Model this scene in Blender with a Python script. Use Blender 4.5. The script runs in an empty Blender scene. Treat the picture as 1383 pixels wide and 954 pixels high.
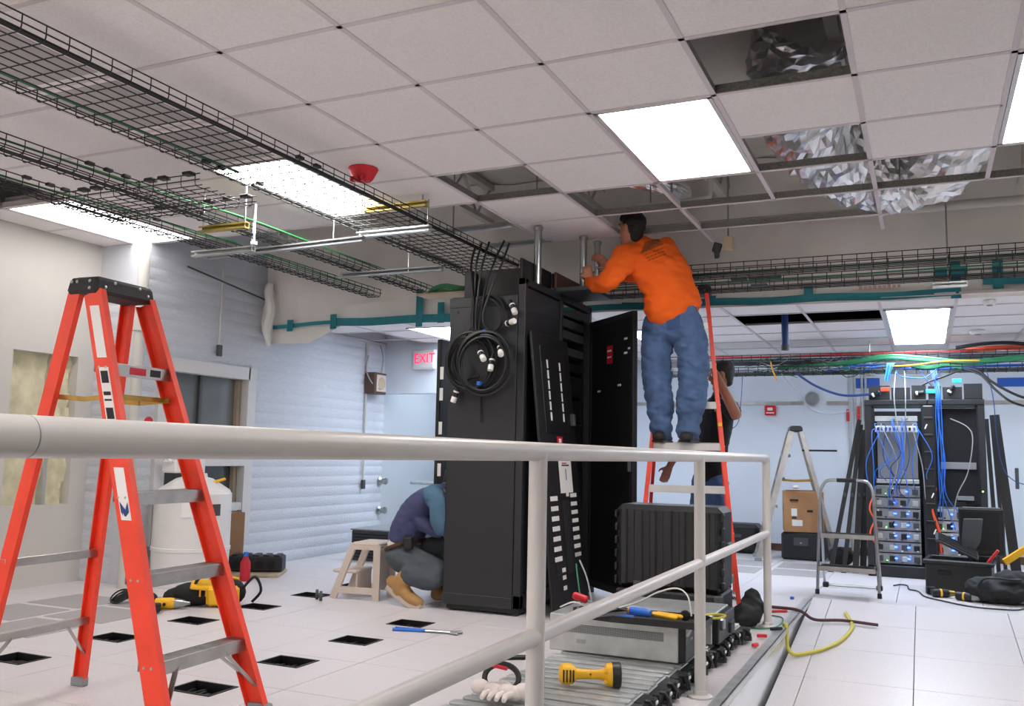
import bpy, bmesh, math, random
from mathutils import Vector, Matrix, Euler
random.seed(7)
S = bpy.context.scene
COL = S.collection
# ------------------------------------------------------------------ camera
CAMZ = 1.08
yaw, pit, rol = .4285, .112, .020
fw0 = Vector((-math.sin(yaw), math.cos(yaw), 0)); rt0 = Vector((math.cos(yaw), math.sin(yaw), 0)); zz = Vector((0, 0, 1))
fw = fw0*math.cos(pit)+zz*math.sin(pit); up = zz*math.cos(pit)-fw0*math.sin(pit)
rx_ = rt0*math.cos(rol)+up*math.sin(rol); uy_ = up*math.cos(rol)-rt0*math.sin(rol)
cd = bpy.data.cameras.new('camera'); cam = bpy.data.objects.new('camera', cd); COL.objects.link(cam)
cd.sensor_width = 36; cd.lens = 36*1222/1383; cd.clip_start = .02
cam.matrix_world = Matrix((( rx_.x, uy_.x, -fw.x, 0), (rx_.y, uy_.y, -fw.y, 0), (rx_.z, uy_.z, -fw.z, CAMZ), (0, 0, 0, 1)))
S.camera = cam
# ------------------------------------------------------------------ world, exposure
w = bpy.data.worlds.new('world'); S.world = w; w.use_nodes = True
w.node_tree.nodes['Background'].inputs[0].default_value = (.55, .6, .65, 1)
w.node_tree.nodes['Background'].inputs[1].default_value = .15
S.view_settings.view_transform = 'Standard'; S.view_settings.look = 'None'
S.view_settings.exposure = 0.92; S.view_settings.gamma = 1; S.view_settings.use_curve_mapping = False
LAMP_NEAR, LAMP_FAR = 9.8, 11.5      # emission of the ceiling troffers
# ------------------------------------------------------------------ materials
MATS = {}
def lin(c):
    if isinstance(c, str):
        c = tuple(int(c[i:i+2], 16)/255 for i in (0, 2, 4))
    return tuple(x/12.92 if x <= .04045 else ((x+.055)/1.055)**2.4 for x in c)
def M(name, col='808080', rough=.5, metal=0., var=0., vscale=8., bump=0., bscale=60., emit=None, estr=0., coat=0., trans=0., alpha=1., stretch=None):
    if name in MATS: return MATS[name]
    m = bpy.data.materials.new(name); m.use_nodes = True; nt = m.node_tree
    b = nt.nodes['Principled BSDF']; c = lin(col)
    b.inputs['Base Color'].default_value = (*c, 1); b.inputs['Roughness'].default_value = rough; b.inputs['Metallic'].default_value = metal
    b.inputs['Coat Weight'].default_value = coat; b.inputs['Transmission Weight'].default_value = trans; b.inputs['Alpha'].default_value = alpha
    if emit:
        b.inputs['Emission Color'].default_value = (*lin(emit), 1); b.inputs['Emission Strength'].default_value = estr
    tc = nt.nodes.new('ShaderNodeTexCoord'); src = tc.outputs['Object']
    if stretch:
        mp = nt.nodes.new('ShaderNodeMapping'); mp.inputs['Scale'].default_value = stretch; nt.links.new(src, mp.inputs[0]); src = mp.outputs[0]
    if var:
        n = nt.nodes.new('ShaderNodeTexNoise'); n.inputs['Scale'].default_value = vscale; n.inputs['Detail'].default_value = 4
        nt.links.new(src, n.inputs['Vector'])
        r = nt.nodes.new('ShaderNodeValToRGB'); r.color_ramp.elements[0].position = .3; r.color_ramp.elements[1].position = .7
        r.color_ramp.elements[0].color = (*[max(0, x*(1-var)) for x in c], 1); r.color_ramp.elements[1].color = (*[min(1, x*(1+var)) for x in c], 1)
        nt.links.new(n.outputs[0], r.inputs[0]); nt.links.new(r.outputs[0], b.inputs['Base Color'])
    if bump:
        n2 = nt.nodes.new('ShaderNodeTexNoise'); n2.inputs['Scale'].default_value = bscale; n2.inputs['Detail'].default_value = 3
        nt.links.new(src, n2.inputs['Vector'])
        bp = nt.nodes.new('ShaderNodeBump'); bp.inputs['Strength'].default_value = bump; bp.inputs['Distance'].default_value = .01
        nt.links.new(n2.outputs[0], bp.inputs['Height']); nt.links.new(bp.outputs[0], b.inputs['Normal'])
    MATS[name] = m; return m
M('tile_white', 'd9d4d6', .38, var=.04, vscale=60); M('tile_perf', 'aaa6a6', .5, var=.12, vscale=220)
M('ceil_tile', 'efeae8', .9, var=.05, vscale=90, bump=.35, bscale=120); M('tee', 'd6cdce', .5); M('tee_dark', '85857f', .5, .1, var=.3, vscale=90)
M('drywall', 'd0cdc8', .85, var=.02, vscale=4); M('block', 'd0d4db', .75, var=.05, vscale=6, bump=.5, bscale=14); M('block_grey', 'b9bab6', .8, var=.05, vscale=5, bump=.4, bscale=14)
M('mortar', 'ccd0d7', .9); M('backwall', 'dfe6ef', .8, var=.015, vscale=3); M('alcove', 'c3c8cc', .8)
M('deck', 'cfccc3', .9, var=.1, vscale=3); M('joist', 'c4c1b9', .7, 0.); M('concrete', '4a4947', .9, var=.15)
M('poly', 'ebe8e2', .4, var=.06, vscale=2.5, bump=.6, bscale=6); M('teal_tape', '1d7f8b', .55, var=.12, vscale=14); M('blue_tape', '2b62c4', .6, var=.1, vscale=12)
M('rail_paint', 'd6d3cf', .35, 0., var=.03, vscale=6); M('orange_frp', 'f2452a', .42, var=.07, vscale=9); M('alu', 'b9b7b4', .33, .85, var=.12, vscale=14, bump=.1, bscale=80)
M('alu_white', 'd8d7d6', .4, .35, var=.06, vscale=12); M('steel', 'a5a8aa', .28, .95, var=.1, vscale=10); M('galv', 'c2c6c6', .36, .6, var=.14, vscale=9, bump=.08, bscale=40)
M('cap_black', '28292b', .6, var=.25, vscale=14); M('black', '17181a', .45); M('black_matte', '151517', .75); M('rack_black', '222427', .5, var=.05, vscale=3); M('rack_dark', '121315', .55)
M('brass', 'b08f4a', .35, .7, var=.2, vscale=20); M('zinc_yellow', 'b9a65a', .4, .55, var=.2, vscale=15); M('wire', '2b2f2e', .5, .35); M('wire_green', '1f4a36', .5, .1); M('green_cable', '2f8f4a', .5); M('green_dark', '2b7a52', .5)
M('white_plastic', 'eceae6', .45); M('white_label', 'f1efec', .6); M('grey_plastic', '8d9093', .5); M('grey_dark', '45484b', .55); M('black_plastic', '1d1e20', .5, bump=.15, bscale=180)
M('red_plastic', 'd8202e', .45); M('red_label', 'c3192d', .5); M('yellow', 'f0b81c', .45, var=.05); M('yellow_cable', 'cfc445', .5); M('blue_cable', '2f6fd0', .5); M('blue_dark', '23407f', .5); M('cyan', '37c3df', .4); M('orange_cable', 'f0542e', .5); M('amber_cable', 'e6a02e', .5); M('red_cable', 'c8352f', .5); M('maroon_cable', '4a2a2a', .6); M('grey_cable', '9a9da0', .5)
M('beige', 'cdbfb3', .6, var=.04, vscale=5); M('cardboard', 'b5875d', .85, var=.08, vscale=7); M('card_dark', '8d6a49', .9, var=.1, vscale=9); M('wood', 'b7a58a', .75, var=.15, vscale=5, stretch=(1, 8, 1)); M('ink', '22201f', .7); M('brown_case', '5b3f30', .5)
M('skin', 'c68a6d', .55, var=.06, vscale=12); M('skin_dark', '9b6a52', .55, var=.06, vscale=12); M('hair', '15110f', .6, var=.4, vscale=60, bump=.6, bscale=150); M('orange_shirt', 'ff6812', .85, var=.06, vscale=7, bump=.12, bscale=260); M('shirt_print', '9c4d1e', .85, var=.2, vscale=60)
M('denim', '4e688f', .9, var=.22, vscale=9, bump=.15, bscale=300); M('denim_seam', '3f5782', .9); M('shirt_blue', '4d6f88', .9, var=.08, vscale=9); M('shirt_navy', '42476a', .9, var=.08, vscale=9); M('pants_grey', '4a5157', .9, var=.1, vscale=9); M('boot_tan', 'a8814f', .75, var=.15, vscale=12); M('boot_dark', '2e2a27', .7, var=.2); M('belt', '4a2f24', .6); M('white_cloth', 'e6ddd8', .9); M('shirt_black', '15161a', .9)
M('insul', 'dad4b6', .95, var=.14, vscale=9, bump=.5, bscale=20); M('faded_ink', 'c9a49c', .8); M('window_frame', 'd7d6d4', .5); M('wooden_sash', 'a99a86', .6); M('foil', 'e2e3e4', .26, .85, var=.08, vscale=6); M('foil_brown', 'b0a99b', .32, .7, var=.25, vscale=4); M('pipe_white', 'c9c7c1', .5); M('teal_plastic', '14858c', .4)
M('tank_white', 'e7e6e4', .42, var=.02, vscale=4); M('lens_near', 'ffffff', .4, emit='fffaf7', estr=LAMP_NEAR); M('lens_left', 'ffffff', .4, emit='fffaf7', estr=LAMP_NEAR*.32); M('lens_far', 'ffffff', .4, emit='e2efff', estr=LAMP_FAR); M('led_blue', '2040ff', .4, emit='2a55ff', estr=6.); M('led_green', '60ff60', .4, emit='80ff60', estr=4.); M('exit_red', 'e01040', .4, emit='ff2255', estr=1.2)
def glass(name, col, rough=.05):
    m = M(name, col, rough, coat=.5); m.node_tree.nodes['Principled BSDF'].inputs['Specular IOR Level'].default_value = .8; return m
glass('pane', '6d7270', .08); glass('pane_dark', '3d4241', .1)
def dots(name, ca, cb, scale):
    m = bpy.data.materials.new(name); m.use_nodes = True; nt = m.node_tree; b = nt.nodes['Principled BSDF']
    tc = nt.nodes.new('ShaderNodeTexCoord'); v = nt.nodes.new('ShaderNodeTexVoronoi'); v.inputs['Scale'].default_value = scale; v.inputs['Randomness'].default_value = 0
    r = nt.nodes.new('ShaderNodeValToRGB'); r.color_ramp.elements[0].position = .38; r.color_ramp.elements[1].position = .45
    r.color_ramp.elements[0].color = (*lin(ca), 1); r.color_ramp.elements[1].color = (*lin(cb), 1)
    nt.links.new(tc.outputs['Object'], v.inputs['Vector']); nt.links.new(v.outputs['Distance'], r.inputs[0]); nt.links.new(r.outputs[0], b.inputs['Base Color'])
    b.inputs['Roughness'].default_value = .45; MATS[name] = m
dots('perf_metal', '3a3c3d', '9fa3a4', 150); dots('perf_vent', 'a29d9c', 'beb9b8', 110)
# ------------------------------------------------------------------ mesh helpers
def V(*a): return Vector(a[0]) if len(a) == 1 else Vector(a)
class G:
    def __init__(s): s.v = []; s.f = []; s.m = []
    def add(s, vs, fs, m=0):
        o = len(s.v); s.v += [tuple(v) for v in vs]; s.f += [tuple(i+o for i in f) for f in fs]; s.m += [m]*len(fs); return s
    def box(s, c, d, m=0, rot=None):
        c = V(c); hx, hy, hz = d[0]/2, d[1]/2, d[2]/2
        vs = [Vector((x, y, z)) for x in (-hx, hx) for y in (-hy, hy) for z in (-hz, hz)]
        if rot is not None:
            R = Euler(rot).to_matrix(); vs = [R @ v for v in vs]
        return s.add([v+c for v in vs], [(0, 1, 3, 2), (4, 6, 7, 5), (0, 4, 5, 1), (2, 3, 7, 6), (0, 2, 6, 4), (1, 5, 7, 3)], m)
    def span(s, a, b, m=0):
        return s.box([(a[i]+b[i])/2 for i in range(3)], [abs(b[i]-a[i]) for i in range(3)], m)
    def cbox(s, c, d, b=.006, m=0, rot=None, taper=(1, 1)):
        c = V(c); h = [x/2 for x in d]; b = min(b, *[x*.99 for x in h]); vs = []
        ids = {}
        for sx in (-1, 1):
            for sy in (-1, 1):
                for sz in (-1, 1):
                    tx, ty = (taper if sz > 0 else (1, 1))
                    for k in range(3):
                        p = [sx*(h[0]-(b if k != 0 else 0)), sy*(h[1]-(b if k != 1 else 0)), sz*(h[2]-(b if k != 2 else 0))]
                        p[0] *= tx; p[1] *= ty
                        ids[sx, sy, sz, k] = len(vs); vs.append(Vector(p))
        fs = []
        for k in range(3):
            o = [i for i in range(3) if i != k]
            for sg in (-1, 1):
                q = []
                for a, bb in ((-1, -1), (1, -1), (1, 1), (-1, 1)):
                    t = [0, 0, 0]; t[k] = sg; t[o[0]] = a; t[o[1]] = bb; q.append(ids[(*t, k)])
                fs.append(q)
        for k in range(3):
            o = [i for i in range(3) if i != k]
            for a in (-1, 1):
                for bb in (-1, 1):
                    t = [0, 0, 0]; t[o[0]] = a; t[o[1]] = bb; t1 = t[:]; t1[k] = -1; t2 = t[:]; t2[k] = 1
                    fs.append([ids[(*t1, o[0])], ids[(*t2, o[0])], ids[(*t2, o[1])], ids[(*t1, o[1])]])
        for sx in (-1, 1):
            for sy in (-1, 1):
                for sz in (-1, 1): fs.append([ids[sx, sy, sz, k] for k in range(3)])
        if rot is not None:
            R = Euler(rot).to_matrix(); vs = [R @ v for v in vs]
        return s.add([v+c for v in vs], fs, m)
    def ring(s, p, t, r, n, side=None, r2=None):
        t = t.normalized(); a = side if side is not None else (Vector((0, 0, 1)) if abs(t.z) < .9 else Vector((1, 0, 0)))
        a = (a-t*a.dot(t)).normalized(); b = t.cross(a); r2 = r2 or r
        return [p+a*(r*math.cos(2*math.pi*i/n))+b*(r2*math.sin(2*math.pi*i/n)) for i in range(n)]
    def tube(s, pts, r, n=8, m=0, closed=False, side=None):
        pts = [V(p) for p in pts]; L = len(pts); vs = []
        rr = r if isinstance(r, (list, tuple)) else [r]*L
        pa = side
        for i, p in enumerate(pts):
            if closed: t = pts[(i+1) % L]-pts[i-1]
            else: t = pts[min(i+1, L-1)]-pts[max(i-1, 0)]
            if t.length < 1e-9: t = Vector((0, 0, 1))
            t.normalize()
            if pa is None: pa = Vector((0, 0, 1)) if abs(t.z) < .9 else Vector((1, 0, 0))
            a = pa-t*pa.dot(t)
            if a.length < 1e-4: a = t.orthogonal()
            a.normalize(); pa = a
            vs += s.ring(p, t, rr[i], n, a)
        fs = []
        for i in range(L if closed else L-1):
            j = (i+1) % L
            fs += [(i*n+k, i*n+(k+1) % n, j*n+(k+1) % n, j*n+k) for k in range(n)]
        if not closed: fs += [tuple(range(n-1, -1, -1)), tuple(range((L-1)*n, L*n))]
        return s.add(vs, fs, m)
    def cyl(s, a, b, r, n=16, m=0, r2=None): return s.tube([a, b], [r, r if r2 is None else r2], n, m)
    def lathe(s, prof, c=(0, 0, 0), n=24, m=0, ax=None):
        c = V(c); R = V(ax).to_track_quat('Z', 'Y').to_matrix() if ax else None; vs = []
        for r, z in prof:
            for k in range(n):
                p = Vector((r*math.cos(2*math.pi*k/n), r*math.sin(2*math.pi*k/n), z)); vs.append(c+(R @ p if R else p))
        L = len(prof); fs = [(i*n+k, i*n+(k+1) % n, (i+1)*n+(k+1) % n, (i+1)*n+k) for i in range(L-1) for k in range(n)]
        fs += [tuple(range(n-1, -1, -1)), tuple(range((L-1)*n, L*n))]
        return s.add(vs, fs, m)
    def sphere(s, c, r, m=0, n=14):
        k = 8; rr = r if isinstance(r, (tuple, list)) else (r, r, r); c = V(c); vs = []
        for i in range(1, k):
            th = math.pi*i/k
            vs += [c+Vector((rr[0]*math.sin(th)*math.cos(2*math.pi*j/n), rr[1]*math.sin(th)*math.sin(2*math.pi*j/n), rr[2]*math.cos(th))) for j in range(n)]
        vs += [c+Vector((0, 0, rr[2])), c-Vector((0, 0, rr[2]))]; t = len(vs)-2
        fs = [(i*n+j, i*n+(j+1) % n, (i+1)*n+(j+1) % n, (i+1)*n+j) for i in range(k-2) for j in range(n)]
        fs += [(t, j, (j+1) % n) for j in range(n)]+[(t+1, (k-2)*n+(j+1) % n, (k-2)*n+j) for j in range(n)]
        return s.add(vs, fs, m)
    def sweep(s, prof, a, b, ax, m=0):
        a, b, ax = V(a), V(b), V(ax); t = (b-a).normalized(); ax = (ax-t*ax.dot(t)).normalized(); ay = t.cross(ax); n = len(prof)
        vs = [p+ax*x+ay*y for p in (a, b) for x, y in prof]
        return s.add(vs, [(k, (k+1) % n, n+(k+1) % n, n+k) for k in range(n)]+[tuple(range(n-1, -1, -1)), tuple(range(n, 2*n))], m)
    def beam(s, a, b, wx, wy, ax=(0, 0, 1), m=0):
        return s.sweep([(-wx/2, -wy/2), (wx/2, -wy/2), (wx/2, wy/2), (-wx/2, wy/2)], a, b, ax, m)
    def prism(s, poly, o, ux, uy, th, m=0):
        o, ux, uy = V(o), V(ux), V(uy); nz = ux.cross(uy).normalized()*th; n = len(poly)
        vs = [o+ux*x+uy*y for x, y in poly]; vs += [v+nz for v in vs]
        return s.add(vs, [tuple(range(n-1, -1, -1)), tuple(range(n, 2*n))]+[(k, (k+1) % n, n+(k+1) % n, n+k) for k in range(n)], m)
    def move(s, d, rz=0, i0=0):
        R = Matrix.Rotation(rz, 3, 'Z'); d = V(d); s.v = s.v[:i0]+[tuple(R @ Vector(v)+d) for v in s.v[i0:]]; return s
    def build(s, name, mats, parent=None, smooth=True, world=False, ang=35):
        me = bpy.data.meshes.new(name)
        vs = s.v
        if world and parent is not None:
            o = parent.location; vs = [(v[0]-o.x, v[1]-o.y, v[2]-o.z) for v in vs]
        me.from_pydata(vs, [], s.f)
        for k in (mats if isinstance(mats, (list, tuple)) else [mats]): me.materials.append(MATS[k] if isinstance(k, str) else k)
        for p, mi in zip(me.polygons, s.m): p.material_index = mi
        bm = bmesh.new(); bm.from_mesh(me); bmesh.ops.recalc_face_normals(bm, faces=bm.faces); bm.to_mesh(me); bm.free()
        if smooth:
            me.shade_smooth(); me.set_sharp_from_angle(angle=math.radians(ang))
        o = bpy.data.objects.new(name, me); COL.objects.link(o)
        if parent is not None: o.parent = parent
        return o
def tag(o, label=None, cat=None, group=None, kind=None):
    if label: o['label'] = label
    if cat: o['category'] = cat
    if group: o['group'] = group
    if kind: o['kind'] = kind
    return o
def thing(name, label, cat, loc=(0, 0, 0), rz=0, group=None):
    o = bpy.data.objects.new(name, None); o.empty_display_size = .1; COL.objects.link(o); o.location = loc; o.rotation_euler = (0, 0, rz)
    return tag(o, label, cat, group)
def one(name, g, mat, label, cat, group=None, smooth=True):
    """a thing that is one mesh, modelled in world coordinates; its origin goes to its base centre"""
    lo = [min(v[i] for v in g.v) for i in range(3)]; hi = [max(v[i] for v in g.v) for i in range(3)]
    c = ((lo[0]+hi[0])/2, (lo[1]+hi[1])/2, lo[2]); g.move((-c[0], -c[1], -c[2]))
    o = g.build(name, mat, None, smooth); o.location = c
    return tag(o, label, cat, group)
def struct(name, g, mat, parent=None, smooth=False):
    o = g.build(name, mat, parent, smooth)
    if parent is None: o['kind'] = 'structure'
    return o
def cp(o, parent=None):
    c = o.copy(); COL.objects.link(c); c.parent = parent
    for ch in o.children: cp(ch, c)
    return c
def inst(me_obj, loc, parent=None, rz=0, scale=None):
    c = me_obj.copy(); COL.objects.link(c); c.parent = parent; c.location = loc; c.rotation_euler = (0, 0, rz)
    if scale: c.scale = scale
    return c
def text(body, size, mat, loc, rot, parent=None, name='lettering', depth=.0006, align='CENTER', label=None):
    cu = bpy.data.curves.new('t', 'FONT'); cu.body = body; cu.size = size; cu.extrude = depth; cu.align_x = align; cu.align_y = 'CENTER'; cu.resolution_u = 2
    o = bpy.data.objects.new('t', cu); COL.objects.link(o); bpy.context.view_layer.update()
    me = bpy.data.meshes.new_from_object(o.evaluated_get(bpy.context.evaluated_depsgraph_get())); bpy.data.objects.remove(o); bpy.data.curves.remove(cu)
    me.materials.clear(); me.materials.append(MATS[mat]); me.name = name
    n = bpy.data.objects.new(name, me); COL.objects.link(n); n.parent = parent; n.location = loc; n.rotation_euler = rot
    if label: n['label'] = label
    return n
def spline(pts, n=8, closed=False):
    pts = [V(p) for p in pts]; L = len(pts); out = []
    for i in range(L if closed else L-1):
        if closed: a, b, c, d = pts[i-1], pts[i], pts[(i+1) % L], pts[(i+2) % L]
        else: a, b, c, d = pts[max(i-1, 0)], pts[i], pts[i+1], pts[min(i+2, L-1)]
        for k in range(n):
            t = k/n; out.append(.5*((2*b)+(c-a)*t+(2*a-5*b+4*c-d)*t*t+(3*b-a-3*c+d)*t**3))
    if not closed: out.append(pts[-1])
    return out
def cable(name, pts, r, mat, label, cat='cable', group=None, n=6, seg=8):
    return one(name, G().tube(spline(pts, seg), r, n), mat, label, cat, group)
# ================================================================== structure
CE, FC = 2.75, 2.33          # main ceiling, lower rear ceiling
XD, XB = -6.25, -5.72        # drywall face, block wall face
YR, YB = 8.98, 11.4          # exit wall, rear wall
YS = 7.72                    # rear edge of the ramp opening
T = .61
# ---- raised floor: slab below, panels as children
floor = struct('floor', G().span((-6.4, -5, -.9), (3.2, YB+.3, -.62)), 'concrete')
def panel_mesh(w, d, hole=None, mat='tile_white'):
    g = G(); th = .028
    if hole is None:
        g.cbox((0, 0, -th/2), (w-.0035, d-.0035, th), .0018)
    else:
        hx, hy, hw, hd = hole; x0, x1, y0, y1 = -w/2+.0018, w/2-.0018, -d/2+.0018, d/2-.0018
        a, b, c_, e = hx-hw/2, hx+hw/2, hy-hd/2, hy+hd/2
        for (p, q) in (((x0, y0), (x1, c_)), ((x0, e), (x1, y1)), ((x0, c_), (a, e)), ((b, c_), (x1, e))):
            g.span((p[0], p[1], -th), (q[0], q[1], 0))
    return g
def panel(x0, x1, y0, y1, proto={}, kind='tile_white'):
    key = (round(x1-x0, 3), round(y1-y0, 3), kind)
    if key not in proto:
        proto[key] = panel_mesh(x1-x0, y1-y0).build('floor_panel', kind, floor, False); o = proto[key]
    else:
        o = inst(proto[key], (0, 0, 0), floor)
    o.location = ((x0+x1)/2, (y0+y1)/2, 0); return o
xs = [-.85-T*k for k in range(0, 9)]; xs = sorted(xs+[XD-.02])
xr = [-.85+T*k for k in range(0, 7)]
ys = [YS-T*k for k in range(0, 10)][::-1]
HX, HY = -3.009, 3.29
holes = [(HX, HY+T*j) for j in range(0, 4)]+[(HX-2*T, HY+T*j) for j in range(0, 6)]
def has_hole(x0, x1, y0, y1):
    for hx, hy in holes:
        if x0 < hx < x1 and y0 < hy < y1: return hx, hy
perf = {(-5.12, 3.8), (-5.12, 4.4), (-5.12, 4.9), (-4.9, 3.8)}
for i in range(len(xs)-1):
    for j in range(len(ys)-1):
        x0, x1, y0, y1 = xs[i], xs[i+1], ys[j], ys[j+1]
        if y0 > 5.3 and x0 < XB-.1: continue
        h = has_hole(x0, x1, y0, y1); cx, cy = (x0+x1)/2, (y0+y1)/2
        if h:
            g = panel_mesh(x1-x0, y1-y0, (h[0]-cx, h[1]-cy, .25, .19)); o = g.build('floor_panel', 'tile_white', floor, False); o.location = (cx, cy, 0)
            q = G()
            for a, b in (((-.125, -.095), (.125, -.083)), ((-.125, .083), (.125, .095)), ((-.125, -.083), (-.113, .083)), ((.113, -.083), (.125, .083))):
                q.span((a[0], a[1], -.025), (b[0], b[1], .004))
            q.span((-.12, -.09, -.12), (.12, .09, -.11)); q.span((-.123, -.093, -.12), (-.12, .093, -.02)); q.span((.12, -.093, -.12), (.123, .093, -.02)); q.span((-.12, .09, -.12), (.12, .093, -.02)); q.span((-.12, -.093, -.12), (.12, -.09, -.02))
            for k in range(6): q.box((-.09+.036*k, random.uniform(-.03, .03), -.03), (.02, .11, .012), 0, (0, 0, random.uniform(-.3, .3)))
            t_ = q.build('cable_cutout', 'black', o, False); t_.location = (h[0]-cx, h[1]-cy, 0); t_['label'] = 'black brush-lined cable cutout'
        else:
            panel(x0, x1, y0, y1)
# perforated airflow panels by the drywall, lying in the floor (thin inlays)
for (x0, y0) in ((-5.71, 3.42), (-5.71, 3.92), (-5.71, 4.42), (-5.16, 3.62), (-5.16, 4.12), (-5.16, 4.62)):
    g = G().cbox((0, 0, .001), (.5, .44, .004), .001); o = g.build('perforated_panel', 'tile_perf', floor, False); o.location = (x0+.28, y0+.25, 0)
# rear floor
yb = [YS+T*k for k in range(0, 7)]; yb[-1] = YB
xb = sorted([-.85-T*k for k in range(1, 9)]+xr)
for i in range(len(xb)-1):
    for j in range(len(yb)-1):
        if yb[j+1] <= yb[j]: continue
        if xb[i+1] < -3.7 and yb[j] > YR+1.6: continue
        panel(xb[i], xb[i+1], yb[j], yb[j+1])
for (x0, y0) in ((-2.07, 9.0), (-1.46, 9.0), (-2.07, 9.62), (-1.46, 9.62)):
    g = G().cbox((0, 0, .001), (.5, .5, .004), .001); o = g.build('perforated_panel', 'tile_perf', floor, False); o.location = (x0+.305, y0+.25, 0)
# right of the ramp
for i in range(4):
    for j in range(6): panel(.62+T*i, .62+T*(i+1), YS-T*(j+1), YS-T*j)
# left near part nobody sees: one slab
struct('floor_slab', G().span((-6.4, -5, -.05), (-.85, ys[0]-.002, -.001)), 'tile_white')
# ---- ramp with its panels
SL = .115
def rz_(y): return max(-.62, -(7.65-y)*SL)
yl = 7.65-.62/SL
ramp = struct('ramp', G().prism([(7.65, -.03), (7.65, -.62), (yl, -.62), (yl, -.65), (-5, -.65), (-5, -.61), (yl, -.61)][:3]+[(yl, -.62)], (-.85, 0, -.005), (0, 1, 0), (0, 0, 1), 1.47), 'concrete')
struct('floor_lower', G().span((-.85, -5, -.64), (3.2, yl, -.62)), 'tile_white')
rp = None; a_ = math.atan(SL); Lr = T
for k in range(9):
    y1 = 7.64-k*T*math.cos(a_)
    for (x0, x1) in ((-.845, -.70), (-.70, -.10), (-.10, .51), (.51, .615)):
        g = G().cbox((0, -T/2, -.012), (x1-x0-.004, T-.004, .024), .0015)
        o = g.build('ramp_panel', 'tile_white', ramp, False); o.location = ((x0+x1)/2, y1, rz_(y1)+.006); o.rotation_euler = (a_, 0, 0)
struct('trim_1', G().span((-.85, 7.64, -.02), (.62, 7.72, .004)), 'alu_white')
# glossy skirt beside the ramp and nosing on the floor edge
M('skirt', 'd4d4d3', .16, .35)
struct('trim_2', G().prism([(7.64, -.001), (yl, -.001), (-3, -.001), (-3, -.62), (yl, -.62), (yl+.5, -.64), (7.64, -.1)], (-.862, 0, 0), (0, 1, 0), (0, 0, 1), -.012) , 'skirt')
struct('trim_3', G().span((-.90, -3, 0), (-.845, 7.64, .006)).span((-.853, -3, -.03), (-.845, 7.64, .006)), 'galv')
struct('trim_4', G().span((.615, 1.5, -.6), (.627, 7.64, .004)).span((.615, 1.5, 0), (.66, 7.64, .006)), 'galv')
# ---- walls
wl = G()
iy0, iy1, iz0, iz1 = 4.62, 5.2, .62, 1.80        # opening cut into the drywall
wl.span((XD-.12, -5, -.62), (XD, iy0, 3.5)).span((XD-.12, iy1, -.62), (XD, 5.4, 3.5)).span((XD-.12, iy0, iz1), (XD, iy1, 3.5)).span((XD-.12, iy0, -.62), (XD, iy1, iz0)).span((XD-.16, iy0-.1, iz0-.1), (XD-.12, iy1+.1, iz1+.1))
wall_left = struct('wall_left', wl, 'drywall')
for (a, b) in ((iy0, 4.98), (5.01, iy1)):
    g = G()
    n = 8
    for i in range(n):
        for j in range(10):
            pass
    N1, N2 = 10, 20
    vs = [(XD-.09+.025*random.random()+.015*math.sin(j*.8+i), a+(b-a)*i/N1, iz0+(iz1-iz0)*j/N2) for j in range(N2+1) for i in range(N1+1)]
    g.add(vs, [(j*(N1+1)+i, j*(N1+1)+i+1, (j+1)*(N1+1)+i+1, (j+1)*(N1+1)+i) for j in range(N2) for i in range(N1)])
    o = g.build('insulation_batt', 'insul', wall_left); o['label'] = 'yellow glass wool batt in the wall opening'
G().span((XD-.1, 4.98, iz0), (XD-.03, 5.01, iz1)).build('wall_stud', 'galv', wall_left, False)
# painted slump-block wall with a window opening
WY0, WY1, WZ0, WZ1 = 5.62, 6.62, .38, 1.74
bw = G()
bw.span((XB-.2, 5.35, -.62), (XB-.012, WY0, 3.5)).span((XB-.2, WY1, -.62), (XB-.012, YR, 3.5)).span((XB-.2, WY0, WZ1), (XB-.012, WY1, 3.5)).span((XB-.2, WY0, -.62), (XB-.012, WY1, WZ0))
bw.span((XD-.02, 5.36, -.62), (XB-.1, 5.5, 3.5))
wall_block = struct('wall_left_block', bw, 'mortar')
CH, BL = .102, .405
protos = []
for k in range(4):
    g = G(); N = 9; rows = 5; vs = []
    for j in range(rows):
        for i in range(N):
            e = (j in (0, rows-1)); bul = .0 if e else .0045+.0025*random.random()
            if not e and j == 2: bul += .002
            vs.append((bul, (i/(N-1)-.5), (j/(rows-1)-.5)))
    g.add(vs, [(j*N+i, j*N+i+1, (j+1)*N+i+1, (j+1)*N+i) for j in range(rows-1) for i in range(N-1)])
    protos.append(g)
pm = []
for k, g in enumerate(protos):
    o = g.build('block', 'block', wall_block, True, ang=80); pm.append(o)
first = [True]*4
def place_block(y0, y1, z0, face='x', xx=None):
    k = random.randrange(4)
    if first[k]: o = pm[k]; first[k] = False
    else: o = inst(pm[k], (0, 0, 0), wall_block)
    o.scale = (1, y1-y0-.001, CH-.004)
    if face == 'x': o.location = (XB-.012, (y0+y1)/2, z0+CH/2); o.rotation_euler = (0, 0, 0)
    else: o.location = ((y0+y1)/2, 5.36, z0+CH/2); o.rotation_euler = (0, 0, -math.pi/2)
for r in range(26):
    z0 = r*CH; y = 5.36-(BL/2 if r % 2 else 0)
    while y < YR-.02:
        a, b = max(y, 5.36), min(y+BL, YR)
        if b-a > .05:
            segs = [(a, b)]
            if z0+CH > WZ0-.05 and z0 < WZ1+.05:
                segs = []
                if a < WY0-.05: segs.append((a, min(b, WY0-.05)))
                if b > WY1+.05: segs.append((max(a, WY1+.05), b))
            for p, q in segs:
                if q-p > .04: place_block(p, q, z0)
        y += BL
    place_block(XD, XB+.005, z0, 'y') if r < 24 else None
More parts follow.
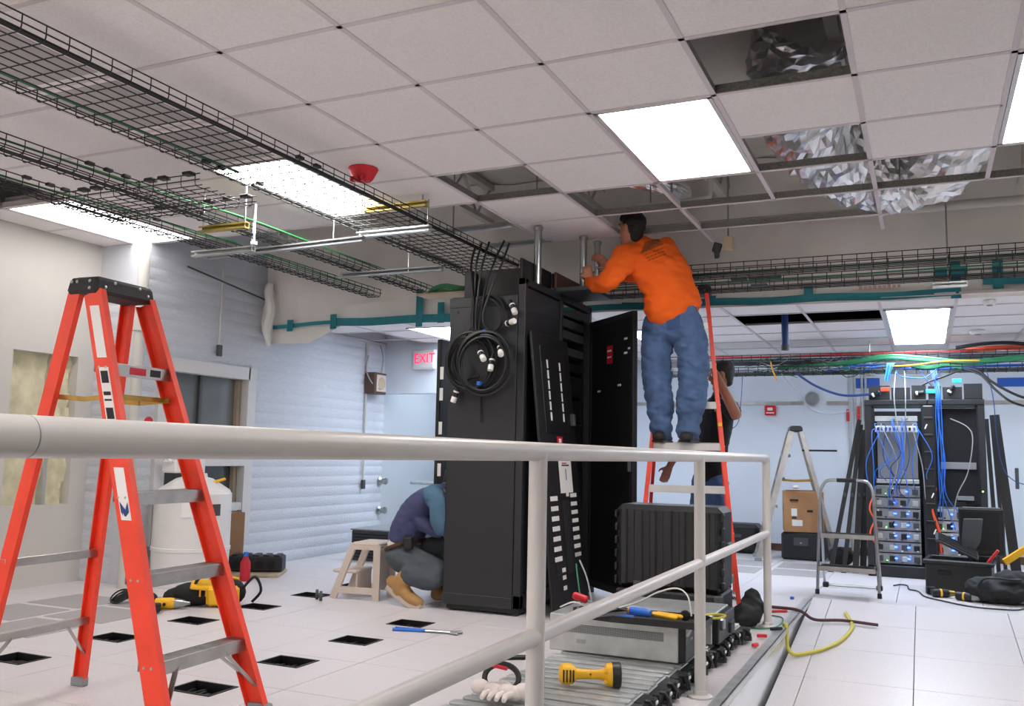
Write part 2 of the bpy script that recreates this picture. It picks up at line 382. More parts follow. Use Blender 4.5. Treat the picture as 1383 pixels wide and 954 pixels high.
# exit wall at the far left with a doorway into an alcove
ew = G(); DX0, DX1, DZ = -5.70, -4.35, 1.76
ew.span((XB-.2, YR, DZ), (-3.6, YR+.18, 3.5)).span((DX1, YR, -.62), (-3.6, YR+.18, DZ)).span((-3.6, YR, -.62), (-3.45, YB+.2, 3.5))
struct('wall_rear_left', ew, 'backwall')
struct('wall_alcove', G().span((XB-.3, 10.5, -.62), (-3.6, 10.6, 2.4)).span((XB-.3, YR, -.62), (XB-.1, 10.6, 2.4)).span((XB-.2, YR+.18, 2.3), (-3.6, 10.6, 2.4)), 'alcove')
# rear wall and closing walls
struct('wall_rear', G().span((-3.6, YB, -.62), (3.2, YB+.2, 3.5)), 'backwall')
struct('wall_right', G().span((3.0, -5, -.62), (3.2, YB+.2, 3.5)), 'drywall')
struct('wall_front', G().span((-6.4, -5.2, -.62), (3.2, -5, 3.5)), 'drywall')
struct('trim_5', G().span((-3.45, YB-.012, 1.745), (-1.32, YB, 1.79)).span((-1.06, YB-.012, 1.745), (-.80, YB, 1.79)).span((.45, YB-.012, 1.745), (3.0, YB, 1.79)), 'alu')
struct('baseboard_rear', G().span((-3.45, YB-.012, .002), (3.0, YB, .085)), 'brown_case')
# ---- roof deck above the ceiling with joists
deck = struct('roof_deck', G().span((-6.4, -5, 3.5), (3.2, YB+.2, 3.6)), 'deck')
for k in range(9):
    g = G(); x = -5.6+1.05*k
    g.beam((x, 2.6, 3.46), (x, 7.9, 3.46), .05, .07).beam((x, 2.6, 3.15), (x, 7.9, 3.15), .04, .06)
    for q in range(10): g.cyl((x, 2.7+.52*q, 3.16), (x, 2.96+.52*q, 3.45), .012, 6).cyl((x, 2.96+.52*q, 3.45), (x, 3.22+.52*q, 3.16), .012, 6)
    g.build('roof_joist', 'joist', deck, False)
# ================================================================== ceilings
xl = {i: -2.674+T*i for i in range(-2, 10)}; xl.update({-3: -4.573, -4: -5.252, -5: -5.931, -6: XD, 10: 3.0})
def yrow(c, r): return (2.98 if c <= -3 else 2.8125)+T*r
lights = {(-5, 2), (-5, 3), (-2, 2), (-2, 3), (2, 2), (2, 3), (5, 2), (5, 3)}
gone = {(3, 1), (3, 3), (0, 3), (-5, 4), (-5, 1)}
vents = {(-2, -1), (-2, 0), (-2, 1)}
def exists(c, r):
    if (c, r) in lights or (c, r) in gone: return False
    if c == -6: return r <= 4
    if c == -5: return r <= 3
    if c in (-4, -3): return r <= 3
    if c in (-2, -1): return r <= 3
    if c == 0: return r <= 5
    return r <= 3
g = G()      # exposed grid of tee bars
def tee_y(i, y0, y1): g.beam((xl[i], y0, CE), (xl[i], y1, CE), .004, .025).beam((xl[i], y0, CE+.02), (xl[i], y1, CE+.02), .04, .004)
def tee_x(x0, x1, y): g.beam((x0, y, CE), (x1, y, CE), .004, .025).beam((x0, y, CE+.02), (x1, y, CE+.02), .04, .004)
for i in range(-5, 10):
    end = {-5: 6.03, -4: 6.03, -3: 5.42, -2: 5.27, -1: 5.27, 0: 6.49, 1: 6.49, 2: 6.9, 4: 6.9}.get(i, 5.88)
    tee_y(i, .6, end)
for r in range(-3, 6):
    for c in range(-6, 10):
        if r == 3 and c in (-5, -2, 2, 5): continue
        if (r == 5 and c in (-4, -3, -2, -1)): continue
        tee_x(xl[c], xl[c+1], yrow(c, r))
tee_x(xl[0], xl[4]+.1, yrow(0, 6))
ceiling = struct('ceiling', g, 'tee')
tp = {}
for c in range(-6, 10):
    for r in range(-3, 6):
        if not exists(c, r): continue
        x0, x1 = xl[c], xl[c+1]; y0, y1 = yrow(c, r), yrow(c, r+1); key = (round(x1-x0, 3), (c, r) in vents)
        if key not in tp:
            o = tp[key] = (G().cbox((0, 0, .012), (x1-x0-.014, T-.014, .016), .003).box((0, 0, .003), (x1-x0-.1, T-.1, .004), 1) if key[1] else G().cbox((0, 0, .012), (x1-x0-.014, T-.014, .016), .003)).build('ceiling_tile', ['ceil_tile', 'perf_vent'], ceiling, False)
        else: o = inst(tp[key], (0, 0, 0), ceiling)
        o.location = ((x0+x1)/2, (y0+y1)/2, CE-.0025); o.rotation_euler = (0, 0, 0)
        if key[1]:
            o.name = 'return_grille'; o['label'] = 'grey perforated return-air grille'
struct('ceiling_over_entrance', G().span((XD, -5, CE), (3.0, yrow(0, -3)+.01, CE+.02)), 'ceil_tile')
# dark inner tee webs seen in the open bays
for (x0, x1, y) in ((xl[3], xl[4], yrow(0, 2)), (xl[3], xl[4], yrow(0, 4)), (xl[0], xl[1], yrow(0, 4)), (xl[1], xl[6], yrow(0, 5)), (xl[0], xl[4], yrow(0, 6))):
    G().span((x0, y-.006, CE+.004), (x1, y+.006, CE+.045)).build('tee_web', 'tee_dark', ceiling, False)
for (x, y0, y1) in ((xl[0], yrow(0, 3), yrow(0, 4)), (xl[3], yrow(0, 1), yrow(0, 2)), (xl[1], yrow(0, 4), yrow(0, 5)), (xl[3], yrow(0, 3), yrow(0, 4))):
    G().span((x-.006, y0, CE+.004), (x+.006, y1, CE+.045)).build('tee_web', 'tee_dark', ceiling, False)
# lower rear ceiling
fxs = [-.85-T*k+.25 for k in range(0, 9)]; fxs = sorted(fxs+[-.85+.25+T*k for k in range(1, 7)]); fxs[-1] = 3.0
fys = [7.42+T*k for k in range(0, 7)]; fys[-1] = YB
FL = [(-.26, .22, 7.98, 9.2), (-.26, .22, 9.24, 10.46)]
openf = {(i, j) for i in range(20) for j in range(20) if False}
g = G(); rc = None
def skip(cx, cy):
    if -.41 < cx < .3 and 7.98 < cy < 10.5: return True      # light
    if -1.6 < cx < -.45 and 7.95 < cy < 8.55: return True     # open bays
    if -5.6 < cx < -5.0 and 7.9 < cy < 9: return True
    return False
fx = sorted([-.30-T*k for k in range(0, 10)]+[.25+T*k for k in range(0, 5)]); fx = [x for x in fx if x > XB]; fx = [XB]+fx+[3.0]
fy = [7.38, 7.96]+[7.96+T*k for k in range(1, 6)]+[YB]
for x in fx: g.beam((x, fy[0], FC), (x, YR if x < -3.6 else YB, FC), .004, .025)
for y in fy: g.beam((XB if y < YR else -3.45, y, FC), (3.0, y, FC), .004, .025)
rear_c = struct('ceiling_rear', g, 'tee')
fp = {}
for i in range(len(fx)-1):
    for j in range(len(fy)-1):
        x0, x1, y0, y1 = fx[i], fx[i+1], fy[j], fy[j+1]
        if y1 > YR+.1 and x0 < -3.65: 
            if y0 < YR: y1 = YR
            else: continue
        if x1-x0 < .03 or skip((x0+x1)/2, (y0+y1)/2): continue
        key = (round(x1-x0, 2), round(y1-y0, 2))
        if key not in fp: o = fp[key] = G().cbox((0, 0, .012), (x1-x0-.02, y1-y0-.02, .016), .003).build('ceiling_tile', 'ceil_tile', rear_c, False)
        else: o = inst(fp[key], (0, 0, 0), rear_c)
        o.location = ((x0+x1)/2, (y0+y1)/2, FC)
struct('trim_6', G().span((-5.7, 7.93, FC+.35), (3.0, YB, FC+.37)), 'concrete')
# ---- troffers
def troffer(x0, x1, y0, y1, z, mat, label, group):
    t = thing('ceiling_light', label, 'ceiling light', ((x0+x1)/2, (y0+y1)/2, z), 0, group); w, d = x1-x0, y1-y0
    h = G(); f_ = .022
    h.span((-w/2, -d/2, -.004), (w/2, -d/2+f_, .06)).span((-w/2, d/2-f_, -.004), (w/2, d/2, .06)).span((-w/2, -d/2, -.004), (-w/2+f_, d/2, .06)).span((w/2-f_, -d/2, -.004), (w/2, d/2, .06)).span((-w/2, -d/2, .055), (w/2, d/2, .075))
    h.build('housing', 'alu_white', t, False)
    G().span((-w/2+f_, -d/2+f_, .004), (w/2-f_, d/2-f_, .008)).build('lens', mat, t, False)
    return t
GL = 'recessed fluorescent troffers'
troffer(xl[2]+.015, xl[3]-.015, yrow(0, 2)+.012, yrow(0, 4)-.012, CE+.002, 'lens_near', 'bright recessed ceiling light above and right of the orange-shirted man', GL)
troffer(xl[5]+.015, xl[6]-.015, yrow(0, 2)+.012, yrow(0, 4)-.012, CE+.002, 'lens_near', 'bright recessed ceiling light cut by the right picture edge', GL)
troffer(xl[-2]+.015, xl[-1]-.015, yrow(0, 2)+.012, yrow(0, 4)-.012, CE+.002, 'lens_near', 'bright ceiling light seen through the wide wire tray beside the red strobe', GL)
troffer(xl[-5]+.015, xl[-4]-.015, yrow(-5, 2)+.012, yrow(-5, 4)-.012, CE+.002, 'lens_left', 'bright ceiling light nearest the left drywall above the foreground ladder', GL)
for (x0, y0) in ((-5.9, -1.2), (-3.88, -1.2), (-1.44, -1.2), (.39, -1.2), (-1.44, -4.2), (-3.88, -4.2), (.39, -4.2)):
    troffer(x0, x0+.58, y0, y0+1.2, CE-.005, 'lens_near', 'recessed fluorescent ceiling light behind the photographer', 'troffers behind the photographer')
troffer(-.285, .235, 8.0, 9.19, FC-.002, 'lens_far', 'nearer bluish light panel in the low rear ceiling above the open racks', 'rear ceiling lights')
troffer(-.285, .235, 9.2, 10.4, FC-.002, 'lens_far', 'farther bluish light panel in the low rear ceiling above the open racks', 'rear ceiling lights')
troffer(-4.75, -4.18, 7.8, 8.75, FC-.002, 'lens_far', 'small strip of rear ceiling light left of the tall black cabinet', 'rear ceiling lights')
troffer(-2.75, -2.17, 8.6, 9.8, FC-.002, 'lens_far', 'rear ceiling light hidden behind the tall black cabinet', 'rear ceiling lights')
troffer(-5.2, -4.6, 9.5, 10.1, 2.29, 'lens_far', 'ceiling light inside the alcove behind the doorway', 'rear ceiling lights')
troffer(1.5, 2.08, 8.6, 9.8, FC-.002, 'lens_far', 'rear ceiling light beyond the right picture edge', 'rear ceiling lights')
# ---- plastic sheeting that closes the plenum above the rear rooms
plan = [(XB+.02, 6.85), (-5.2, 6.98), (-4.3, 7.18), (-2.3, 7.3), (1.0, 7.5), (3.0, 7.6)]
def plan_y(x):
    for (xa, ya), (xb_, yb_) in zip(plan, plan[1:]):
        if xa <= x <= xb_: return ya+(yb_-ya)*(x-xa)/(xb_-xa)
    return plan[-1][1]
def low(x): return 2.31 if x > -4.9 else 2.31-.22*min(1, (-4.9-x)/.4)
g = G(); N1, N2 = 150, 16; vs = []
for j in range(N2+1):
    for i in range(N1+1):
        x = XB+.02+(3.0-XB-.02)*i/N1; t = j/N2; z = low(x)+(3.49-low(x))*t
        fold = .035*math.sin(x*5.1+1.3*math.sin(z*3))*t+.03*math.sin(x*2.3+z*4)*(t*(1-t)*4)+.012*math.sin(x*13+z*2)*(.4+t)
        vs.append((x, plan_y(x)+fold-.1*t*t, z))
g.add(vs, [(j*(N1+1)+i, j*(N1+1)+i+1, (j+1)*(N1+1)+i+1, (j+1)*(N1+1)+i) for j in range(N2) for i in range(N1)])
sheet = thing('plastic_sheeting', 'long translucent grey plastic sheet hung across the open plenum and edged with teal tape', 'plastic sheet', (-1.4, 7.3, FC))
g.build('sheet', 'poly', sheet, world=True, ang=180)
def tape(x0, x1, z0, z1, h, mat='teal_tape'):
    gg = G(); n = max(2, int((x1-x0)/.12)); vs = []
    for i in range(n+1):
        t = i/n; x = x0+(x1-x0)*t; z = z0+(z1-z0)*t+.006*math.sin(x*7); y = plan_y(x)-.055
        vs += [(x, y, z-h/2), (x, y, z+h/2), (x, y+.002, z+h/2), (x, y+.002, z-h/2)]
    fs = []
    for i in range(n):
        for k in range(4): fs.append((i*4+k, i*4+(k+1) % 4, i*4+4+(k+1) % 4, i*4+4+k))
    gg.add(vs, fs+[(0, 1, 2, 3), (n*4+3, n*4+2, n*4+1, n*4)]); return gg.build('tape_strip', mat, sheet, False, world=True)
tape(-5.62, -5.0, 2.245, 2.285, .035); tape(-5.02, -3.55, 2.285, 2.315, .075); tape(-3.6, -2.2, 2.325, 2.34, .05); tape(-2.3, .26, 2.345, 2.345, .06); tape(.42, 3.0, 2.42, 2.42, .05)
for (x, z0, z1) in ((-5.45, 2.20, 2.31), (-5.03, 2.22, 2.36), (-4.2, 2.23, 2.58), (-2.05, 2.3, 2.75), (-1.55, 2.33, 2.40), (-.80, 2.33, 2.44), (.24, 2.30, 2.58), (.52, 2.36, 2.58), (-3.98, 2.26, 2.45)):
    y = plan_y(x)-.06; G().span((x-.035, y-.002, z0), (x+.035, y, z1)).build('tape_strip', 'teal_tape', sheet, False, world=True)
G().span((.1, plan_y(.2)-.07, 2.46), (.32, plan_y(.2)-.068, 2.53)).build('tape_strip', 'teal_tape', sheet, False, world=True)
# bunched left edge taped to the block wall
g = G(); n = 10
for k in range(3):
    pts = [(XB+.05+.03*k+.02*math.sin(q*1.3+k), 6.80-.03*k, 2.05+q*.075) for q in range(9)]
    g.tube(pts, [.012, .03, .045, .05, .045, .05, .04, .045, .03], 8)
o = g.build('sheet_bunch', 'poly', sheet, world=True)
# ================================================================== window in the block wall
win = G()
for (a, b) in (((XB-.05, WY0-.09, WZ0-.09), (XB+.03, WY0+.02, WZ1+.09)), ((XB-.05, WY1-.02, WZ0-.09), (XB+.03, WY1+.09, WZ1+.09)), ((XB-.05, WY0, WZ1-.02), (XB+.03, WY1, WZ1+.09)), ((XB-.05, WY0, WZ0-.09), (XB+.03, WY1, WZ0+.02))): win.span(a, b)
window = struct('window_1', win, 'window_frame')
def wpart(n, a, b, mat): return G().span(a, b).build(n, mat, window, False)
wpart('window_sill', (XB-.08, WY0, .93), (XB+.045, WY1, .99), 'window_frame'); wpart('window_rail', (XB-.08, WY0, .53), (XB+.02, WY1, .60), 'window_frame')
wpart('apron_panel', (XB-.08, WY0, WZ0), (XB-.03, WY1, .54), 'window_frame')
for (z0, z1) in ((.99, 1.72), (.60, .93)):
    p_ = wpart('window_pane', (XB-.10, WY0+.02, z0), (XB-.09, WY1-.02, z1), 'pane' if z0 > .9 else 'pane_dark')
    for y in (WY0+.03, WY1-.05): G().span((XB-.09, y-.02, z0), (XB-.05, y+.02, z1)).build('sash_stile', 'wooden_sash', p_, False)
wpart('mullion', (XB-.09, 6.08, .99), (XB-.06, 6.11, 1.72), 'grey_dark')
# ================================================================== handrail beside the ramp
hr = thing('handrail', 'warm grey painted pipe handrail running along the ramp edge', 'handrail', (-.965, 4.25, 0)); RX, RZ, LZ, RR = -.965, 1.09, .598, .0255
g = G(); g.tube([(RX, -1.6, RZ), (RX, .737, RZ)], RR, 24); o = g.build('top_rail', 'rail_paint', hr, world=True)
g = G(); g.tube([(RX, .7395, RZ), (RX, 6.16, RZ)]+[(RX, 6.16+.045*math.sin(a), RZ-.045+.045*math.cos(a)) for a in (.3, .7, 1.1, 1.57)], RR, 24); g.build('top_rail', 'rail_paint', hr, world=True)
G().tube([(RX, .734, RZ), (RX, .743, RZ)], RR-.0012, 24).build('rail_joint', 'grey_plastic', hr, world=True)
G().tube([(RX, -1.6, LZ), (RX, 6.2, LZ)], RR*.92, 20).build('lower_rail', 'rail_paint', hr, world=True)
for y in (.33, 2.30, 4.25, 6.205):
    p_ = G().tube([(RX, y, 0.004), (RX, y, RZ)], RR, 24).build('post', 'rail_paint', hr, world=True)
    g = G().lathe([(.056, 0), (.056, .006), (.047, .012), (.034, .014), (.031, .03), (.0256, .032)], (RX, y, .001), 28)
    f_ = g.build('base_flange', 'rail_paint', None, True); f_.parent = p_; f_.location = (-hr.location.x, -hr.location.y, 0)
# ================================================================== wire basket trays
def wire_tray(name, p0, p1, width, h, label, group, zlab='wire', rib=.1016, n_long=8, r=.0026, end_open=True):
    """straight basket from p0 to p1 (centre line of the bottom); ribs are one part, long wires another"""
    p0, p1 = V(p0), V(p1); L = (p1-p0).length; t = (p1-p0)/L; s_ = Vector((-t.y, t.x, 0)); u = Vector((0, 0, 1))
    root = thing(name, label, 'cable tray', (p0+p1)/2, 0, group)
    g = G(); k = int(L/rib); hw = width/2; b = .02
    for i in range(k+1):
        o = p0+t*(i*rib)
        q = [o+s_*hw+u*h, o+s_*hw+u*b, o+s_*(hw-b*.3)+u*b*.3, o+s_*(hw-b), o-s_*(hw-b), o-s_*(hw-b*.3)+u*b*.3, o-s_*hw+u*b, o-s_*hw+u*h]
        g.tube(q, r, 4, side=t)
    g.build('cross_wires', 'wire', root, False, world=True)['kind'] = 'stuff'
    g = G()
    for i in range(n_long):
        x = -hw+b+(width-2*b)*i/(n_long-1); g.tube([p0+s_*x+u*r*2, p1+s_*x+u*r*2], r, 4)
    for s2 in (-1, 1):
        for zz_ in (h, h*.5): g.tube([p0+s_*(s2*hw)+u*zz_, p1+s_*(s2*hw)+u*zz_], r*1.15, 4)
    g.build('long_wires', 'wire', root, False, world=True)['kind'] = 'stuff'; return root
def clip(root, pts, w=.03):
    for p in pts: G().cbox(p, (w, .05, .018), .004).build('splice_clip', 'black', root, False, world=True)
t1 = wire_tray('wire_tray', (-3.25, 1.0, 2.585), (-3.25, 7.15, 2.585), .57, .065, 'wide black wire basket tray running from upper left to above the black cabinet', 'wire basket trays', n_long=9, r=.0031)
clip(t1, [(-3.53, 3.66, 2.64), (-3.53, 3.78, 2.64), (-3.53, 4.1, 2.64), (-2.97, 3.9, 2.62), (-2.97, 3.75, 2.62)])
t2 = wire_tray('wire_tray', (-4.065, 1.6, 2.505), (-4.065, 7.0, 2.505), .15, .065, 'narrow wire tray with green earth cable, right one of the pair nearer the left wall', 'wire basket trays', n_long=4, r=.0031)
clip(t2, [(-3.99, 3.3, 2.57), (-3.99, 3.42, 2.57), (-3.99, 3.54, 2.57), (-4.14, 4.3, 2.565)])
t2b = wire_tray('wire_tray', (-4.615, 1.6, 2.505), (-4.615, 7.0, 2.505), .15, .065, 'narrow wire tray with green earth cable, left one of the pair nearer the left wall', 'wire basket trays', n_long=4, r=.0031)
clip(t2b, [(-4.54, 3.35, 2.57), (-4.54, 3.5, 2.57), (-4.54, 3.6, 2.57), (-4.54, 4.3, 2.565)])
t3 = wire_tray('wire_tray', (-4.69, 3.86, 2.50), (-3.54, 3.86, 2.50), .46, .065, 'short cross piece of wire tray joining the long trays at left', 'wire basket trays', n_long=8, r=.0031)
clip(t3, [(-3.9, 3.63, 2.565), (-3.8, 3.63, 2.565), (-4.42, 3.63, 2.565), (-4.32, 3.63, 2.565), (-3.9, 4.09, 2.565), (-3.75, 4.09, 2.57), (-3.62, 4.09, 2.57), (-3.62, 3.63, 2.57), (-4.3, 4.09, 2.565)], .06)
wire_tray('wire_tray', (-2.55, 7.06, 2.515), (2.9, 7.06, 2.515), .24, .075, 'upper black wire basket tray crossing in front of the plastic sheet right of the men', 'wire basket trays', n_long=6, r=.003)
tb = wire_tray('wire_tray', (-2.55, 6.98, 2.375), (2.9, 6.98, 2.375), .24, .075, 'lower black wire basket tray crossing just above the teal tape right of the men', 'wire basket trays', n_long=6, r=.003)
clip(tb, [(-1.25, 6.85, 2.44), (-1.12, 6.85, 2.44), (-1.0, 6.85, 2.44), (-1.1, 6.85, 2.38)], .12)
wire_tray('wire_tray', (-2.6, 10.15, 2.14), (2.9, 10.15, 2.14), .45, .06, 'rear upper wire tray carrying red and green cable bundles above the open racks', 'wire basket trays', n_long=6, r=.0035)
wire_tray('wire_tray', (-2.6, 9.95, 1.99), (2.9, 9.95, 1.99), .45, .06, 'rear lower wire tray above the open racks, blue cables dropping from it', 'wire basket trays', n_long=6, r=.0035)
# green earth cables lying in the trays
cable('earth_cable', [(-4.0, 1.7, 2.545), (-4.0, 2.8, 2.54), (-3.998, 3.9, 2.56), (-3.98, 4.4, 2.575), (-3.985, 5, 2.575), (-4.0, 6.9, 2.545)], .006, 'green_cable', 'green earth cable along the right narrow tray at left', group='green earth cables')
cable('earth_cable', [(-4.55, 1.7, 2.545), (-4.55, 3.3, 2.54), (-4.55, 4.2, 2.57), (-4.55, 4.7, 2.56), (-4.54, 5.0, 2.58), (-4.55, 5.3, 2.565), (-4.56, 6.9, 2.545)], .0065, 'green_cable', 'green earth cable along the left narrow tray at left', group='green earth cables')
cable('earth_cable', [(-3.52, 1.2, 2.655), (-3.525, 2.6, 2.65), (-3.52, 3.9, 2.652)], .007, 'green_dark', 'dark green earth cable along the left side of the wide tray', group='green earth cables')
cable('earth_cable', [(-2.4, 6.93, 2.445), (-.8, 6.95, 2.44), (.6, 6.93, 2.446), (2.6, 6.95, 2.44)], .006, 'green_dark', 'dark green cable in the lower tray above the teal tape', group='green earth cables')
cable('earth_cable', [(-2.4, 7.03, 2.535), (-.6, 7.05, 2.53), (1.6, 7.04, 2.533)], .005, 'green_dark', 'dark green cable in the upper tray in front of the plastic sheet', group='green earth cables')
# black cable bundle lying in the wide tray
cable('cable_bundle', [(-3.0, 1.2, 2.61), (-3.01, 2.6, 2.605), (-3.0, 4.2, 2.61), (-2.99, 5.6, 2.605), (-2.98, 6.6, 2.61)], .012, 'black', 'black cable lying along the right edge of the wide tray')
cable('cable_bundle', [(-3.5, 4.0, 2.6), (-3.49, 5.2, 2.6), (-3.45, 6.5, 2.605)], .010, 'black', 'black cable lying along the left edge of the wide tray')
# coil of green wire where the trays end
g = G()
for k in range(4): g.tube([(-3.72+.17*math.cos(a)+.01*k, 6.75+.1*math.sin(a), 2.47+.01*k+.01*math.sin(3*a)) for a in [i*.35 for i in range(18)]], .006, 5, closed=True)
one('wire_coil', g, 'green_dark', 'coil of dark green wire lying on a board at the tray end', 'wire coil')
one('support_board', G().cbox((-3.72, 6.78, 2.44), (.5, .2, .02), .004), 'wood', 'pale board under the green wire coil at the tray end', 'board')
# strut hangers and rods
def strut(name, a, b, mat, label, rods, ztop):
    r_ = thing(name, label, 'hanger', ((a[0]+b[0])/2, (a[1]+b[1])/2, min(a[2], b[2]))); 
    g = G(); g.sweep([(-.02, -.02), (.02, -.02), (.02, .02), (.009, .02), (.009, .015), (.015, .015), (.015, -.015), (-.015, -.015), (-.015, .015), (-.009, .015), (-.009, .02), (-.02, .02)], a, b, (0, 0, 1)); g.build('strut_channel', mat, r_, False, world=True)
    for p in rods:
        q = G().cyl((p[0], p[1], p[2]), (p[0], p[1], ztop), .0055, 8).build('threaded_rod', 'steel', r_, True, world=True)
        n = G().lathe([(.014, 0), (.014, .012)], (p[0], p[1], p[2]), 6); nn = n.build('nut', 'steel', q, False); nn.location = (-r_.location.x, -r_.location.y, -r_.location.z)
    return r_
strut('strut_hanger', (-3.5, 5.08, 2.555), (-2.93, 5.08, 2.555), 'galv', 'grey strut hanger under the wide tray, right of the ceiling light', [(-2.95, 5.08, 2.53)], 3.2)
strut('strut_hanger', (-3.38, 4.97, 2.69), (-2.9, 4.97, 2.69), 'zinc_yellow', 'yellow zinc strut across the wide tray beside the red strobe', [(-2.93, 4.97, 2.66)], CE)
strut('strut_hanger', (-4.2, 4.34, 2.475), (-3.82, 4.34, 2.475), 'zinc_yellow', 'yellow zinc strut under the lower left tray beside the white hanger', [(-3.84, 4.34, 2.45), (-4.18, 4.34, 2.45)], CE)
strut('strut_hanger', (-4.75, 4.85, 2.465), (-4.2, 4.85, 2.465), 'galv', 'grey strut under the lower left tray, left of the plastic sheet', [(-4.22, 4.85, 2.45)], 3.3)
strut('strut_hanger', (-4.35, 4.98, 2.48), (-3.34, 4.92, 2.48), 'grey_plastic', 'thin dark strut bar crossing from the lower left tray to the wide tray', [(-3.6, 4.94, 2.47)], 3.3)
strut('strut_hanger', (-4.22, 5.92, 2.478), (-3.3, 5.92, 2.478), 'grey_plastic', 'thin dark strut bar crossing below the trays near the teal tape', [(-3.6, 5.92, 2.46)], 3.3)
strut('strut_hanger', (-3.35, 5.9, 2.75), (-2.7, 5.85, 2.75), 'galv', 'grey strut bar behind the wide tray left of the steel conduits', [(-3.2, 5.89, 2.7)], 3.3)
strut('strut_hanger', (-3.17, 6.44, 2.75), (-2.62, 6.42, 2.75), 'galv', 'grey strut bar just behind the steel conduits above the cabinet', [(-2.75, 6.43, 2.7)], 3.3)
strut('strut_hanger', (.08, 6.98, 2.33), (.30, 6.98, 2.33), 'galv', 'strut hanger holding the crossing trays near the teal tape cross', [(.18, 6.98, 2.31)], 3.4)
strut('strut_hanger', (-.55, 10.05, 1.97), (-.45, 10.05, 1.97), 'galv', 'hanger rod and foot of the rear trays left of the rear light', [(-.5, 10.05, 1.95)], FC)
one('white_hanger', G().cyl((-3.95, 4.56, 2.41), (-3.95, 4.56, 2.68), .007, 10).box((-3.95, 4.56, 2.42), (.03, .03, .02)), 'white_plastic', 'white hanger rod standing out against the lower left tray', 'hanger')
one('strip_fixture', G().cbox((-4.85, 5.75, 2.70), (.75, .06, .05), .006), 'alu_white', 'slim white strip fixture in the dark open ceiling bay at left', 'light fixture')
# ================================================================== in the plenum
cyl = G().tube([(-3.0, 7.05, 2.94), (3.0, 7.05, 2.90)], .035, 16)
one('white_pipe', cyl, 'pipe_white', 'long white pipe crossing the plenum above the rear wire trays', 'pipe')
g = G(); g.tube(spline([(-1.35, 6.3, 3.4), (-1.35, 6.3, 3.0), (-1.42, 6.3, 2.93), (-1.9, 6.35, 2.92), (-2.5, 6.35, 2.92)], 6), .022, 12)
one('drain_pipe', g, 'pipe_white', 'white bent pipe above the orange-shirted man inside the open ceiling', 'pipe')
def foil(name, pts, r, mat, label):
    pts = spline(pts, 12); L = len(pts); g = G(); n = 40; vs = []; pa = Vector((0, 0, 1)); random.seed(5)
    for i, p in enumerate(pts):
        t = (pts[min(i+1, L-1)]-pts[max(i-1, 0)]).normalized(); a = (pa-t*pa.dot(t)).normalized(); pa = a; b = t.cross(a)
        for k in range(n):
            th = 2*math.pi*k/n; rr = r*(1+.05*math.sin(i*1.9+2*math.sin(3*th))+(.13 if mat == 'foil' else .08)*(random.random()-.5)+.04*math.sin(5*th+i*.5))
            vs.append(p+a*rr*math.cos(th)+b*rr*math.sin(th))
    g.add(vs, [(i*n+k, i*n+(k+1) % n, (i+1)*n+(k+1) % n, (i+1)*n+k) for i in range(L-1) for k in range(n)]+[tuple(range(n-1, -1, -1)), tuple(range((L-1)*n, L*n))])
    return one(name, g, mat, label, 'duct', smooth=False)
foil('foil_duct', [(-.45, 4.5, 3.3), (-.6, 4.9, 3.2), (-.6, 5.5, 3.1), (-.42, 6.2, 3.02), (-.02, 6.45, 3.0), (.2, 6.15, 3.08), (.3, 5.6, 3.25)], .235, 'foil', 'large crumpled silver foil duct curving through the open ceiling bays at right')
foil('foil_duct', [(-.75, 2.6, 3.25), (-.68, 3.1, 3.17), (-.64, 3.5, 3.15), (-.68, 3.75, 3.25)], .2, 'foil_brown', 'dull brown-silver wrapped duct inside the topmost open ceiling bay')
foil('foil_duct', [(-2.3, 5.9, 3.1), (-1.9, 5.95, 3.05), (-1.6, 6.4, 3.05), (-1.75, 6.9, 3.1)], .07, 'foil', 'thin silver flexible hose behind the orange-shirted man')
one('teal_flap', G().box((-.45, 3.25, 2.96), (.16, .02, .1), 0, (0, .3, 0)), 'teal_plastic', 'teal tape flap on the duct inside the topmost open ceiling bay', 'tape')
one('plenum_box', G().cbox((-2.35, 5.05, 3.0), (.3, .2, .12), .01).cyl((-2.35, 4.9, 3.0), (-2.35, 4.95, 3.0), .05).cyl((-2.35, 5.05, 3.05), (-2.35, 5.05, 3.5), .01), 'grey_dark', 'dark junction box inside the small open bay left of the conduits', 'junction box')
g = thing('plenum_camera', 'black and beige bracket hanging below the ceiling grid right of the man', 'bracket', (-1.33, 6.6, 2.6)); G().cbox((.05, 0, .06), (.07, .06, .1), .006).build('bracket_body', 'wood', g); G().cbox((-.03, -.01, .03), (.06, .06, .07), .006, 0, (0, .3, .2)).box((-.03, -.02, -.02), (.03, .05, .05), 0, (.5, 0, 0)).build('bracket_arm', 'black', g); G().cyl((.05, 0, .1), (.05, 0, .9), .006, 8).build('hanger_rod', 'steel', g)
for (x, y, z0) in ((-1.7, 6.0, 2.85), (-1.55, 6.0, 2.85), (-.1, 6.1, 2.8)):
    one('rod', G().cyl((x, y, z0), (x, y, 3.45), .005, 6), 'steel', {-1.7: 'left one of two thin steel rods above the orange-shirted man', -1.55: 'right one of two thin steel rods above the orange-shirted man', -.1: 'thin steel rod beside the foil duct'}[x], 'rod')
